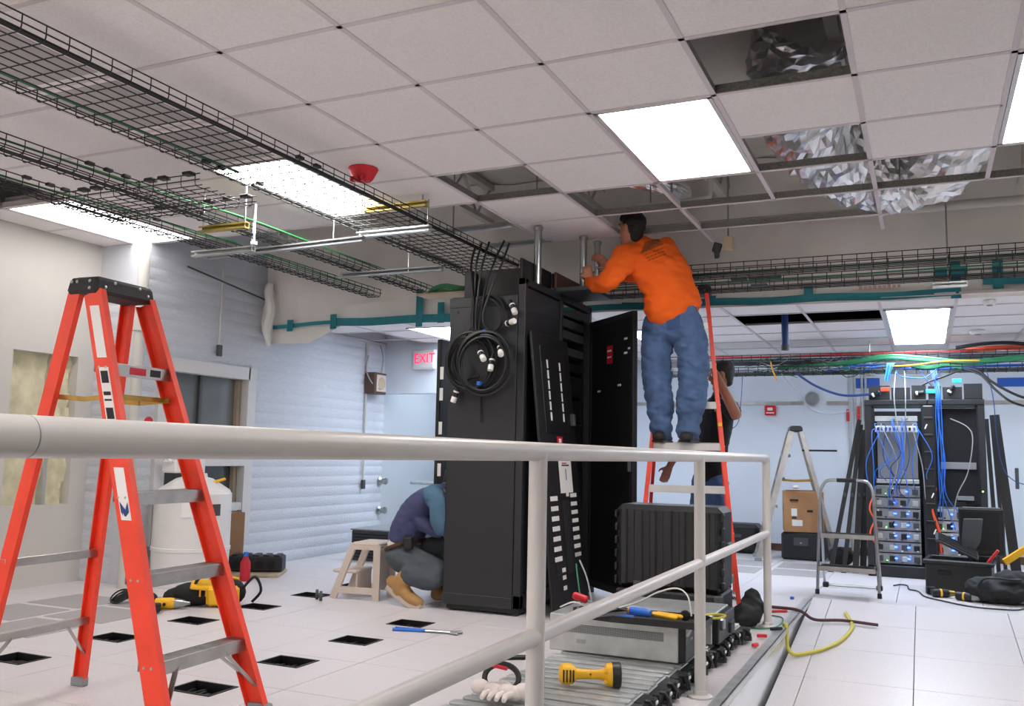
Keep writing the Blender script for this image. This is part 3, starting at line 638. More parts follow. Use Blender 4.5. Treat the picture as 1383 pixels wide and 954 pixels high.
# red fire strobe under its cover
sb = thing('fire_strobe', 'red covered fire strobe on the ceiling beside the wide tray', 'fire alarm', (-2.99, 4.37, CE)); G().lathe([(.0, -.075), (.05, -.074), (.062, -.06), (.085, -.012), (.09, -.004), (.088, 0)], n=20).build('cover', 'red_plastic', sb)
for k in range(3): G().cbox((-.04+.04*k, -.05, -.075), (.022, .04, .03), .006).build('lens_tab', 'red_label', sb)
def puck(x, y, r, label):
    t = thing('smoke_detector', label, 'smoke detector', (x, y, FC)); G().lathe([(r*.6, -.035), (r*.9, -.03), (r, -.012), (r, 0)], n=20).build('body', 'white_plastic', t); G().lathe([(r*.45, -.042), (r*.5, -.034)], n=16).build('sensor', 'grey_plastic', t)
puck(.48, 9.5, .07, 'round white smoke detector on the rear ceiling right of the light'); puck(.48, 7.75, .045, 'small round sprinkler plate near the teal tape in the rear ceiling')
b = thing('ceiling_post', 'blue-green painted pipe dropping from the open bay of the rear ceiling', 'pipe', (-1.12, 8.35, FC-.25)); G().cyl((0, 0, 0), (0, 0, .8), .03, 14).build('pipe', 'blue_dark', b); G().cyl((0, 0, -.02), (0, 0, .03), .036, 14).build('coupling', 'grey_dark', b)
# ================================================================== step ladders
def fr_ladder(name, label, loc, rz, H, wb, wt, df, dr, steps, cap=(.34, .17, .07), stickers=True, mats=('orange_frp', 'alu', 'cap_black'), rail=(.072, .028), bars=True, zsf=.62):
    """local frame: x along the step width, -y is the climbing side"""
    t = thing(name, label, 'ladder', loc, rz); D = .05
    def P(s_, front, z):
        k = z/H; w = wb+(wt-wb)*k; d = (-df if front else dr)*(1-k)+(-D if front else D)*k
        return Vector((s_*w/2, d, z))
    b, e = rail; th = .005
    for s_ in (-1, 1):
        for fr in (True, False):
            bb, ee = (b, e) if fr else (b*.72, e*.85)
            prof = [(-bb/2, 0), (bb/2, 0), (bb/2, ee), (bb/2-th, ee), (bb/2-th, th), (-bb/2+th, th), (-bb/2+th, ee), (-bb/2, ee)]
            prof = [(x, -y*s_) for x, y in prof]
            g = G().sweep(prof, P(s_, fr, .012), P(s_, fr, H-.005), (0, -1, 0))
            # flip so the web faces outward
            leg = g.build('front_rail' if fr else 'rear_rail', mats[0], t, False)
            f = P(s_, fr, .0); G().cbox((f.x-s_*.012, f.y, .02), (ee+.012, bb+.012, .04), .005).build('foot', 'grey_plastic', leg, False)
            if fr:
                for z in steps:
                    q = P(s_, fr, z)
                    for dy in (-.018, .018): G().lathe([(.0065, 0), (.005, .003), (0, .004)], (q.x+s_*.001, q.y+dy, z-.02), 8, 0, (s_, 0, 0)).build('rivet', mats[1], leg)
    for z in steps:
        q = P(1, True, z); w = 2*q.x; g = G()
        g.cbox((0, q.y+.01, z-.004), (w-.004, .085, .008), .002).cbox((0, q.y-.03, z-.026), (w-.004, .004, .05), .001).cbox((0, q.y+.05, z-.02), (w-.004, .004, .036), .001)
        for k in range(6): g.box((0, q.y-.022+.013*k, z+.0005), (w-.03, .004, .003))
        st = g.build('step', mats[1], t, False)
        if z == steps[0]:
            for s_ in (-1, 1):
                a = P(s_, True, z-.19); G().beam((a.x-s_*.012, a.y-.02, a.z), (s_*(w/2-.13), q.y-.02, z-.03), .022, .004, (0, 1, 0)).build('step_brace', mats[1], t, False)
                a = P(s_, True, z-.15); G().beam((a.x-s_*.012, a.y+.03, a.z), (s_*(w/2-.13), q.y+.04, z-.03), .022, .004, (0, 1, 0)).build('step_brace', mats[1], t, False)
    if bars:
        for z in steps[:1]+steps[1:-1:2]:
            q = P(1, False, z); w = 2*q.x; G().cbox((0, q.y, z), (w, .004, .034), .001).cbox((0, q.y+.015, z+.016), (w, .03, .003), .001).build('rear_bar', mats[1], t, False)
            if z == steps[0]:
                for s_ in (-1, 1):
                    a = P(s_, False, z-.16); G().beam((a.x, a.y, a.z), (s_*(w/2-.12), q.y, z-.01), .02, .004, (0, 1, 0)).build('rear_brace', mats[1], t, False)
    cw, cdp, ch = cap
    g = G().cbox((0, 0, H+ch/2-.01), (cw, cdp, ch), .014, taper=(.96, .93))
    g.cbox((0, 0, H+ch-.008), (cw*.8, cdp*.7, .006), .002)
    c_ = g.build('top_cap', mats[2], t, True)
    for (x, z) in ((-.07, .02), (.07, .02), (-.12, -.005), (.12, -.005)): G().lathe([(.008, 0), (.006, .004), (0, .005)], (x*cw/.34, -cdp/2, H+ch/2+z-.01), 8, 0, (0, -1, 0)).build('bolt', 'steel', c_)
    for (y, z) in ((-.05, .015), (.05, .015), (-.05, -.015), (.02, .015)): G().lathe([(.008, 0), (.006, .004), (0, .005)], (-cw/2, y*cdp/.17, H+ch/2+z-.01), 8, 0, (-1, 0, 0)).build('bolt', 'steel', c_)
    # folding spreaders
    zs = H*zsf
    for s_ in (-1, 1):
        a, b_ = P(s_, True, zs), P(s_, False, zs); m_ = (a+b_)/2; m_.z -= .012
        G().beam(a+Vector((-s_*.035, 0, 0)), m_+Vector((-s_*.035, 0, 0)), .02, .004, (0, 0, 1)).beam(m_+Vector((-s_*.04, 0, 0)), b_+Vector((-s_*.035, 0, 0)), .02, .004, (0, 0, 1)).build('spreader', 'brass', t, False)
    t['_P'] = 0; del t['_P']
    return t, P
ST1 = [.30, .61, .92, 1.23, 1.47]
lad1, P1 = fr_ladder('step_ladder', 'orange fibreglass step ladder with black top standing in the left foreground', (-3.197, 2.807, 0), 1.618, 1.724, .568, .31, .676, .315, [.295, .60, .905, 1.42], rail=(.09, .03), zsf=.745)
G().cbox((0, -.175, 1.285), (.36, .004, .022), .001).build('spreader_strap', 'brass', lad1, False)
# stickers on the near front rail
def rail_sticker(z0, z1, w, mat, parts=()):
    a, b = P1(-1, True, z0), P1(-1, True, z1); o = Vector((-.0018, 0, 0)); g = G(); d = Vector((0, w/2, 0))
    g.add([a+o-d, a+o+d, b+o+d, b+o-d, a+o*.2-d, a+o*.2+d, b+o*.2+d, b+o*.2-d], [(0, 1, 2, 3), (7, 6, 5, 4), (0, 4, 5, 1), (1, 5, 6, 2), (2, 6, 7, 3), (3, 7, 4, 0)])
    return g.build('rail_sticker', mat, lad1, False)
rail_sticker(1.44, 1.66, .05, 'white_label'); rail_sticker(1.18, 1.40, .05, 'white_label')
for (z0, z1) in ((1.335, 1.385), (1.285, 1.30), (1.262, 1.27), (1.19, 1.235)):
    a, b = P1(-1, True, z0), P1(-1, True, z1); o = Vector((-.0026, 0, 0)); d = Vector((0, .019, 0)); g = G(); g.add([a+o-d, a+o+d, b+o+d, b+o-d], [(0, 1, 2, 3)]); g.build('sticker_print', 'ink', lad1, False)
rail_sticker(.80, 1.0, .05, 'white_label')
a, b = P1(-1, True, .83), P1(-1, True, .87); o_ = Vector((-.003, 0, 0)); g = G(); g.add([a+o_+Vector((0, -.02, 0)), a+o_+Vector((0, .0, -.025)), a+o_+Vector((0, .02, 0)), b+o_+Vector((0, .02, 0)), a+o_+Vector((0, 0, .01)), b+o_+Vector((0, -.02, 0))], [(0, 1, 4, 5), (1, 2, 3, 4)]); g.build('sticker_print', 'blue_dark', lad1, False)
q = P1(1, True, 1.42); G().box((-.02, q.y-.033, 1.395), (.09, .0012, .03)).build('step_label', 'red_label', lad1, False); G().box((.08, q.y-.033, 1.395), (.06, .0012, .03)).build('step_label', 'ink', lad1, False)
ST2 = [.27, .575, .88, 1.19, 1.50, 1.81, 2.12]
lad2, P2 = fr_ladder('step_ladder', 'tall orange step ladder under the man in the orange shirt', (-1.675, 6.966, 0), .22, 2.36, .76, .33, .55, .55, ST2, cap=(.38, .2, .07), mats=('orange_frp', 'alu_white', 'cap_black'), rail=(.08, .03))
G().cbox((.24, -.3, 1.33), (.03, .05, .03), .004).build('latch', 'yellow', lad2, False)
lad3, P3 = fr_ladder('step_ladder', 'bare aluminium step ladder by the rear wall above the cardboard box', (-1.30, 10.4, 0), math.radians(-78), 1.40, .48, .28, .42, .4, [.3, .6, .9, 1.15], cap=(.3, .14, .06), mats=('alu', 'alu', 'cap_black'), rail=(.06, .025))
# chrome two-step folding stool in front of the open racks
fs = thing('folding_step_stool', 'silver folding two-step stool with hoop handle in front of the open racks', 'step stool', (-.6, 8.1, 0))
hoop = [(-.235, -.17, .02), (-.225, -.155, .3), (-.215, -.14, .55), (-.205, -.12, .80), (-.185, -.11, .88), (-.14, -.105, .92), (0, -.105, .925), (.14, -.105, .92), (.185, -.11, .88), (.205, -.12, .80), (.215, -.14, .55), (.225, -.155, .3), (.235, -.17, .02)]
G().tube(spline(hoop, 5), .0125, 12).build('front_hoop', 'steel', fs)
G().tube([(-.075, -.105, .924), (.075, -.105, .924)], .0165, 14).build('grip', 'black', fs)
rear = [(-.205, -.13, .78), (-.215, .1, .4), (-.225, .30, .05), (-.20, .315, .022), (0, .315, .02), (.20, .315, .022), (.225, .30, .05), (.215, .1, .4), (.205, -.13, .78)]
G().tube(spline(rear, 5), .0115, 10).build('rear_frame', 'steel', fs)
for (y, z, d) in ((-.03, .47, .22), (-.17, .22, .24)):
    s_ = G().cbox((0, y, z), (.43, d, .03), .006).build('tread', 'grey_dark', fs)
    for k in range(5): G().box((0, y-d/2+.03+k*.04, z+.016), (.39, .012, .003)).build('tread_rib', 'black', s_)
    G().cbox((0, y-d/2-.002, z), (.43, .008, .036), .002).build('tread_edge', 'alu', s_)
for (x, y, z) in ((-.236, -.172, .02), (.236, -.172, .02)): G().lathe([(.018, 0), (.017, .035), (.013, .04)], (x, y, .001), 12).build('rubber_foot', 'black', fs)
for x in (-.215, .215): G().cbox((x, .305, .022), (.05, .05, .044), .008).build('rubber_foot', 'black', fs)
# beige plastic step stool by the kneeling man
bs = thing('plastic_step_stool', 'beige plastic step stool standing behind the kneeling man', 'step stool', (-3.83, 5.86, 0), math.radians(8))
for y in (-.13, .13):
    g = G(); P_ = [(-.235, 0), (-.19, 0), (-.185, .045), (.115, .045), (.12, 0), (.165, 0), (.15, .385), (.135, .41), (-.05, .41), (-.065, .39), (-.12, .2), (-.195, .19)]
    Pin = [(-.165, .085), (.10, .085), (.10, .33), (-.02, .33)]
    g.beam((-.212, y, 0), (-.055, y, .40), .05, .025, (1, 0, 0)).beam((.135, y, 0), (.135, y, .40), .055, .025, (1, 0, 0)).beam((-.20, y, .065), (.14, y, .065), .045, .024, (0, 0, 1)).beam((-.07, y, .385), (.15, y, .385), .045, .026, (0, 0, 1))
    g.build('side_frame', 'beige', bs, False)
G().cbox((.045, 0, .402), (.22, .29, .028), .01).build('top_tread', 'beige', bs); G().cbox((-.12, 0, .2), (.2, .27, .026), .009).build('lower_tread', 'beige', bs); G().cbox((.12, 0, .22), (.015, .26, .3), .004).build('back_panel', 'beige', bs); G().cbox((-.03, 0, .12), (.012, .25, .16), .004).build('riser', 'beige', bs)
# ================================================================== tall black cabinet with its open front
XR0, XR1, YC0, YC1 = -3.09, -2.5, 5.68, 7.06
cab = thing('equipment_cabinet', 'tall black equipment cabinet with cable coils hanging on its side', 'cabinet', ((XR0+XR1)/2, 6.37, 0))
def cpart(n, a, b, mat='rack_black', bev=.004, p=None):
    g = G(); g.cbox([(a[i]+b[i])/2 for i in range(3)], [abs(b[i]-a[i]) for i in range(3)], bev); o = g.build(n, mat, None, False)
    r_ = p or cab; o.parent = r_; L = cab.location; o.location = (-L.x, -L.y, -L.z); return o
cpart('side_panel', (XR0, YC0, .045), (XR1-.06, YC0+.03, 2.19)); cpart('plinth', (XR0+.02, YC0+.02, .012), (XR1-.02, YC1-.02, .05), 'rack_dark')
cpart('side_skirt', (XR0-.005, YC0-.006, .045), (XR1-.06, YC0, .12)); cpart('panel_top_strip', (XR0-.005, YC0-.004, 2.12), (XR1-.06, YC0, 2.19))
for y in (YC0, 6.36, YC1-.05): cpart('corner_post', (XR1-.055, y, .05), (XR1, y+.05, 2.31))
for y in (YC0, YC1-.05): cpart('corner_post', (XR0, y, .05), (XR0+.05, y+.05, 2.18))
cpart('rear_panel', (XR0, YC0+.03, .05), (XR0+.02, YC1, 2.18)); cpart('far_panel', (XR0, YC1-.02, .05), (XR1-.05, YC1, 2.3)); cpart('roof', (XR0, YC0+.02, 2.18), (XR1-.06, YC1, 2.2), 'rack_dark'); cpart('top_beam', (XR1-.06, YC0, 2.26), (XR1, YC1, 2.31)); cpart('bottom_beam', (XR1-.06, YC0, .05), (XR1, YC1, .14))
cpart('inner_back', (XR0+.02, YC0+.03, .05), (XR0+.3, YC1-.02, 2.17), 'rack_dark')
cpart('latch_hole', (XR0+.055, YC0-.002, 2.075), (XR0+.075, YC0+.001, 2.10), 'black_matte'); 
for (x, y) in ((XR0+.05, YC0+.06), (XR1-.06, YC0+.06), (XR0+.06, YC1-.07), (XR1-.06, YC1-.07)):
    o = G().lathe([(.025, .0), (.025, .012), (.01, .014), (.01, .04)], (x, y, 0.0), 12).build('leveling_foot', 'grey_dark', None); o.parent = cab; o.location = [-v for v in cab.location]
# flat front panel, equipment column
cpart('front_panel', (XR1-.03, YC0+.06, 1.72), (XR1-.01, 6.35, 2.25)); cpart('front_panel', (XR1-.03, YC0+.06, .15), (XR1-.015, 6.35, 1.71), 'rack_dark')
for k, z in enumerate([2.12, 2.03, 1.9, 1.78]): cpart('equipment_unit', (XR1-.10, 6.42, z-.035), (XR1-.04, 6.98, z+.03), 'grey_dark' if k < 3 else 'rack_dark')
for k in range(8):
    z = .3+k*.19; cpart('equipment_unit', (XR1-.12, 6.42, z-.08), (XR1-.05, 6.98, z+.08), 'rack_dark')
    cpart('terminal', (XR1-.05, 6.5+.05*(k % 3), z-.03), (XR1-.03, 6.56+.05*(k % 3), z+.05), 'grey_plastic' if k % 2 else 'galv')
for k in range(9): cpart('breaker', (XR1-.05, 6.46, 1.15+.075*k), (XR1-.02, 6.52, 1.2+.075*k), ('white_plastic', 'grey_dark', 'galv')[k % 3])
for k in range(7): cpart('breaker', (XR1-.04, 6.60+.012*(k % 2), 1.3+.06*k), (XR1-.02, 6.63, 1.34+.06*k), ('red_label', 'brass', 'black')[k % 3])
cpart('bus_bar', (XR1-.05, 6.555, 1.05), (XR1-.035, 6.575, 1.9), 'zinc_yellow'); cpart('hinge_plate', (XR1-.03, 6.42, 1.0), (XR1-.015, 6.55, 1.22), 'grey_plastic'); cpart('hinge_plate', (XR1-.03, 6.44, .55), (XR1-.015, 6.52, .9), 'grey_plastic')
# brush flaps and trays on the roof
for (a, b) in (((-3.07, 5.85, 2.2), (-2.62, 5.87, 2.42)), ((-3.07, 5.87, 2.2), (-3.05, 6.2, 2.43)), ((-2.98, 5.75, 2.2), (-2.96, 5.86, 2.40))): cpart('roof_flap', a, b, 'rack_dark')
for (y0, y1) in ((5.75, 6.3), (6.34, 6.9)): cpart('roof_flap', (-2.58, y0, 2.31), (-2.56, y1, 2.47), 'rack_dark')
cpart('roof_flap', (-2.52, 6.25, 2.31), (-2.50, 6.85, 2.46), 'brown_case'); cpart('roof_tray', (-2.56, 6.25, 2.31), (-2.22, 6.75, 2.34), 'grey_dark')
# rear door standing open behind and front door swung towards the camera: parts of the cabinet
def at_cab(o, p, rz=0): o.parent = cab; L = cab.location; o.location = (p[0]-L.x, p[1]-L.y, p[2]-L.z); o.rotation_euler = (0, 0, rz); return o
rd = at_cab(G().cbox((0, 0, 1.02), (.04, .5, 1.95), .006).cbox((0, -.1, .025), (.05, .2, .05), .004).build('rear_door', 'rack_dark'), (-3.545, 6.6, 0)); rd['label'] = 'open rear door seen edge-on'
for z in (1.72, 1.55, 1.28, .95): G().box((.03, -.252, z), (.03, .003, .1)).build('door_label', 'white_label', rd)
Ld = .735
od = at_cab(G().cbox((Ld/2, 0, 1.075), (Ld, .03, 2.1), .005).build('front_door', 'rack_dark'), (-2.495, 7.04, .05), math.atan2(-.53, .55)); od['label'] = 'black front door swung open with red warning label'
for (a, b) in (((.0, -.02, .0), (.04, .02, 2.13)), ((Ld-.04, -.02, 0), (Ld, .02, 2.13)), ((.04, -.02, 2.09), (Ld-.04, .02, 2.13)), ((.04, -.02, 0), (Ld-.04, .02, .05))): G().span(a, b).build('door_frame', 'rack_black', od, False)
G().box((.36, -.018, 1.83), (.09, .003, .14)).build('warning_label', 'red_label', od, False); G().box((.36, -.0205, 1.86), (.07, .001, .015)).box((.36, -.0205, 1.81), (.07, .001, .012)).build('label_print', 'white_label', od, False)
for (x, z) in ((.62, 1.93), (.62, 1.82), (.52, 1.58), (.5, 1.05), (.18, 1.55), (.68, 1.85)): G().box((x, -.0175, z), (.05, .003, .016)).build('door_label', 'white_label', od, False)
G().cbox((Ld-.02, -.035, 1.0), (.02, .03, .16), .005).build('handle', 'grey_dark', od)
G().span((.01, -.02, -.05), (.05, .02, 0)).build('pivot', 'grey_dark', od, False)
# leaning front panel with white slots
lp = thing('cabinet_cover_plate', 'black cover panel with rows of white labels leaning on the tall cabinet', 'panel', (-2.27, 6.05, 0)); lp.rotation_euler = (0, -math.atan2(.2, 1.93), 0)
LW = .70
G().cbox((0, 0, .98), (.02, LW, 1.94), .005).build('panel_plate', 'rack_dark', lp)
G().cbox((.012, 0, 1.55), (.008, .46, .62), .004).build('raised_field', 'black', lp); G().cbox((.012, 0, .55), (.008, .46, .55), .004).build('raised_field', 'black', lp)
for y in (-.12, .12):
    for k in range(6): G().box((.018, y, 1.36+.075*k), (.003, .022, .06)).build('slot_label', 'white_label', lp, False)
for k in range(7): G().box((.018, -.2, .38+.068*k), (.003, .13, .032)).build('slot_label', 'white_label', lp, False)
for z in (.25, .18, .30): G().box((.018, -.12, z), (.003, .06, .028)).build('slot_label', 'white_label', lp, False)
for k in range(8): G().box((.018, .18, .38+.06*k), (.003, .12, .028)).build('slot_label', 'white_label', lp, False)
G().cbox((.02, .0, .52), (.012, .1, .5), .004).build('cable_slot', 'rack_black', lp)
rl = G().box((.018, .0, 1.18), (.003, .11, .08)).build('warning_label', 'red_label', lp, False); G().box((.0205, 0, 1.19), (.001, .05, .03)).box((.0205, 0, 1.155), (.001, .09, .012)).build('label_print', 'white_label', rl, False)
dp = G().box((.018, .06, .97), (.003, .24, .3)).build('document_pouch', 'white_label', lp, False); G().box((.021, .06, 1.085), (.002, .24, .05)).build('pouch_strip', 'galv', dp, False); G().box((.021, .04, 1.03), (.001, .09, .008)).build('print_line', 'red_label', dp, False); G().box((.021, .06, 1.015), (.001, .14, .01)).box((.021, .06, .95), (.001, .01, .08)).build('print_line', 'ink', dp, False); G().cbox((.02, .06, .81), (.003, .05, .03), .001).build('pouch_hook', 'white_label', dp, False)
G().cbox((.02, .3, 1.35), (.03, .05, .09), .005).build('latch', 'grey_dark', lp)
# coils of black power cable hung on the side panel
def coil(cx, cz, r, y, n, label, mat='black', rr=.0085):
    g = G()
    for k in range(n):
        ph = random.uniform(0, 6); r1 = r*random.uniform(.86, 1.05); dx, dz = random.uniform(-.02, .02), random.uniform(-.02, .02)
        g.tube([(cx+dx+r1*math.cos(a)*(1+.03*math.sin(2*a+ph)), y-.012*k % .05-.01*abs(math.sin(a*1.5+ph)), cz+dz+r1*1.06*math.sin(a)) for a in [i*2*math.pi/36 for i in range(36)]], rr, 7, closed=True)
    return one('cable_coil', g, mat, label, 'cable coil', 'power cable coils on the cabinet')
coil(-2.89, 1.72, .185, YC0-.02, 7, 'left coil of black power cable on the cabinet side'); coil(-2.76, 1.71, .205, YC0-.075, 7, 'larger right coil of black power cable on the cabinet side'); coil(-2.76, 2.05, .12, YC0-.02, 3, 'small upper loop of black cable below the wire tray')
def plug(p, d, label):
    t = thing('power_plug', label, 'plug', p, 0, 'locking plugs on the cabinet cables'); d = V(d).normalized()
    G().lathe([(.009, -.03), (.016, 0), (.02, .01), (.02, .05), (.018, .055)], n=16, ax=d).build('plug_body', 'black', t); G().lathe([(.019, .055), (.0205, .058), (.0205, .095), (.016, .097)], n=16, ax=d).build('plug_face', 'white_plastic', t); G().lathe([(.0215, .012), (.0215, .024)], n=16, ax=d).build('plug_ring', 'white_label', t)
plug((-2.99, YC0-.05, 1.53), (-.35, 0, -1), 'white-faced locking plug hanging lowest at left of the coils'); plug((-2.70, YC0-.09, 1.74), (0, -.4, -1), 'white-faced plug in the middle of the right coil'); plug((-2.80, YC0-.09, 1.79), (.5, -.4, -.6), 'white-faced plug inside the left coil'); plug((-2.60, YC0-.012, 2.13), (.4, -.3, -.7), 'white-faced plug at the upper right of the cabinet side'); plug((-2.62, YC0-.05, 1.98), (.7, -.4, .1), 'small white-banded plug beside the frame post'); plug((-2.64, YC0-.1, 1.82), (.3, -.5, -.6), 'white-faced plug low in the right coil')
for i, (p) in enumerate([[(-2.88, 5.74, 2.60), (-2.88, 5.66, 2.42), (-2.87, 5.63, 2.2), (-2.88, 5.63, 2.0), (-2.98, 5.63, 1.85)], [(-2.82, 5.74, 2.60), (-2.83, 5.66, 2.42), (-2.84, 5.62, 2.2), (-2.85, 5.62, 1.96), (-2.75, 5.62, 1.9)], [(-2.70, 5.74, 2.60), (-2.73, 5.66, 2.45), (-2.78, 5.62, 2.25), (-2.82, 5.62, 2.0), (-2.83, 5.62, 1.9)], [(-2.93, 5.74, 2.58), (-2.92, 5.66, 2.42), (-2.88, 5.61, 2.2), (-2.87, 5.61, 1.9)], [(-2.66, 5.74, 2.58), (-2.69, 5.67, 2.4), (-2.75, 5.62, 2.2), (-2.79, 5.61, 2.0), (-2.65, 5.61, 1.88)], [(-2.84, 5.64, 1.6), (-2.83, 5.66, 1.5), (-2.82, 5.66, 1.3)], [(-2.82, 5.63, 1.62), (-2.9, 5.63, 1.6), (-2.985, 5.63, 1.545)]]):
    cable('power_cable', p, .008, 'black', ['leftmost bright-edged power cable dropping from the tray to the coils', 'second power cable dropping from the tray to the coils', 'middle power cable dropping from the tray to the coils', 'power cable dropping behind the left strands to the coils', 'rightmost power cable dropping from the tray to the coils', 'thin cable hanging straight down below the coils', 'short cable leading to the lowest locking plug'][i], group='power cables at the cabinet')
for i, (x, z) in enumerate(((-2.765, 1.925), (-2.655, 1.86), (-2.80, 1.565))): one('cable_tie', G().cbox((x, YC0-.06, z), (.025, .09, .03), .004), 'blue_cable', ['upper blue strap around the cable coils', 'right blue strap around the cable coils', 'lower blue strap around the cable coils'][i], 'strap', 'blue straps on the coils')
# steel conduits between cabinet roof and ceiling
for (x, y, r, lab) in ((-2.535, 5.97, .028, 'front steel conduit rising from the cabinet to the ceiling'), (-2.325, 6.36, .026, 'steel conduit gripped by the man in orange'), (-2.275, 6.54, .024, 'rear steel conduit behind the gripped one')):
    t = thing('steel_conduit', lab, 'conduit', (x, y, 2.345), 0, 'steel conduits above the cabinet'); G().cyl((0, 0, 0 if y > 6 else -.03), (0, 0, .40), r, 16).build('tube', 'steel', t); G().lathe([(r+.006, .37), (r+.008, .38), (r+.008, .395), (r, .4)], n=16).build('collar', 'steel', t)
# ================================================================== silver modules with black fronts along the ramp edge
def module(first={}):
    t = thing('server_module', '', 'server module', (0, 0, 0), 0, 'silver modules laid in a row'); L, W_, Hh = .66, .158, .1
    g = G(); g.cbox((-.02, 0, Hh/2-.006), (L-.04, W_-.006, Hh-.012), .004)
    g.build('case', 'galv', t, False)
    for y in (-.04, .04): G().cbox((-.02, y, Hh-.006), (L-.05, .05, .012), .004).build('rib', 'galv', t, False)
    b = G().cbox((L/2-.02, 0, Hh/2-.008), (.05, W_-.012, Hh-.016), .006).build('front_bezel', 'black', t, False)
    G().tube([(L/2, -.045, .03), (L/2+.035, -.045, .03), (L/2+.04, -.045, .06), (L/2+.02, -.045, .085), (L/2, -.045, .085)], .008, 6).build('handle', 'black_plastic', b)
    G().cbox((L/2+.012, .03, .05), (.03, .05, .07), .006).build('connector_block', 'black_plastic', b); G().cbox((L/2+.028, .035, .065), (.006, .03, .014), .002).build('connector_label', 'white_label', b)
    G().cyl((L/2, .0, .03), (L/2+.04, 0, .03), .014, 10).build('connector', 'black_plastic', b)
    return t
mp = module(); NM = 16
ordn = ['nearest', 'second', 'third', 'fourth', 'fifth', 'sixth', 'seventh', 'eighth', 'ninth', 'tenth', 'eleventh', 'twelfth', 'thirteenth', 'fourteenth', 'fifteenth', 'farthest']
for k in range(NM):
    o = mp if k == 0 else cp(mp); y = 3.12+.165*k
    o.location = (-1.415+.035*k/NM*2+random.uniform(-.02, .02), y, .001); o.rotation_euler = (0, 0, random.uniform(-.02, .02))
    o['label'] = ordn[k]+' silver ribbed module with black front in the row along the ramp edge'
# paper strips on some modules
# big silver chassis lying across them
ch = thing('server_chassis', 'flat silver server chassis with perforated strip lying on the modules', 'server', (-1.43, 4.6, .107))
G().cbox((0, 0, .09), (.66, .44, .18), .004).build('case', 'galv', ch, False); G().box((-.02, -.2205, .115), (.56, .002, .042)).build('vent_strip', 'perf_metal', ch, False); G().box((-.16, -.2205, .055), (.05, .001, .02)).build('seam_line', 'steel', ch, False)
f_ = G().cbox((.345, 0, .085), (.04, .43, .165), .006).build('front_bezel', 'black', ch, False); G().cbox((.37, -.19, .15), (.03, .03, .06), .008, 0, (0, .5, 0)).build('ejector', 'steel', f_); G().cbox((.366, -.1, .1), (.004, .05, .012), .001).build('badge', 'grey_plastic', f_); G().cbox((.37, .05, .08), (.012, .14, .1), .004).build('drive_bay', 'grey_dark', f_)
ch2 = thing('server_chassis', 'second silver chassis end behind the first, beyond the handrail post', 'server', (-1.36, 5.12, .107)); G().cbox((0, 0, .075), (.62, .44, .15), .004).build('case', 'galv', ch2, False); f_ = G().cbox((.325, 0, .07), (.04, .43, .14), .006).build('front_bezel', 'black', ch2, False); G().cbox((.35, -.15, .1), (.03, .04, .06), .008).build('ejector', 'steel', f_); G().cbox((.35, .1, .05), (.02, .1, .06), .005).build('connector_block', 'black_plastic', f_)
# shallow black tool tray with tools
tt = thing('tool_tray', 'shallow black boat-shaped tray of hand tools on the silver chassis', 'tray', (-1.30, 4.40, .289)); P_ = [(-.34, 0), (-.27, -.10), (-.1, -.13), (.3, -.12), (.34, -.06), (.34, .08), (.3, .12), (-.2, .12), (-.3, .08)]
G().prism(P_, (0, 0, 0), (1, 0, 0), (0, 1, 0), .006).build('tray_base', 'black_plastic', tt, False); g = G()
for i in range(len(P_)):
    a, b = P_[i], P_[(i+1) % len(P_)]; g.beam((a[0], a[1], .016), (b[0], b[1], .016), .032, .006)
g.build('tray_rim', 'black_plastic', tt, False)
def tool(name, label, parts, loc, rz, grp='hand tools in the tray'):
    t = thing(name, label, 'tool', loc, rz, grp)
    for n, g_, m in parts: g_.build(n, m, t)
    return t
zt = .30
tool('screwdriver', 'fat blue-handled screwdriver lying at the tray centre', [('handle', G().lathe([(.012, 0), (.02, .008), (.021, .09), (.016, .12), (.012, .125)], n=12, ax=(1, 0, 0)), 'blue_cable'), ('shaft', G().cyl((0, 0, 0), (-.09, 0, 0), .004, 8), 'steel'), ('end_cap', G().lathe([(.013, -.004), (.02, .0), (.02, .012)], n=12, ax=(1, 0, 0)), 'amber_cable')], (-1.34, 4.38, zt+.035), -.35)
tool('cutter', 'yellow-handled cutter lying right of the blue screwdriver', [('handle', G().cbox((.06, .0, 0), (.15, .03, .022), .008).cbox((.06, .035, 0), (.15, .024, .02), .008, 0, (0, 0, .12)), 'yellow'), ('jaw', G().cbox((-.04, .01, 0), (.05, .03, .014), .004), 'grey_dark')], (-1.21, 4.37, zt+.03), -.45)
tool('pliers', 'small blue-handled pliers upright at the left of the tray', [('handle', G().tube([(0, -.012, 0), (.03, -.03, .02), (.07, -.03, .03)], .009, 8).tube([(0, .012, 0), (.03, .03, .02), (.07, .03, .03)], .009, 8), 'blue_cable'), ('jaw', G().cbox((-.03, 0, 0), (.06, .026, .014), .004), 'steel')], (-1.47, 4.35, zt+.025), 1.2)
tool('wrench', 'bent steel wrench lying across the left of the tray', [('arm', G().beam((-.12, 0, .03), (0, -.05, .012), .014, .008).beam((0, -.05, .012), (.13, .01, .03), .014, .008), 'steel')], (-1.46, 4.29, zt+.006), 0)
tool('pliers', 'second blue pliers lying flat behind the bent wrench', [('handle', G().tube([(0, -.01, 0), (.05, -.025, 0), (.1, -.02, 0)], .008, 8).tube([(0, .01, 0), (.05, .025, 0), (.1, .02, 0)], .008, 8), 'blue_cable'), ('jaw', G().cbox((-.03, 0, 0), (.06, .024, .014), .004), 'grey_dark')], (-1.4, 4.3, zt+.012), .2)
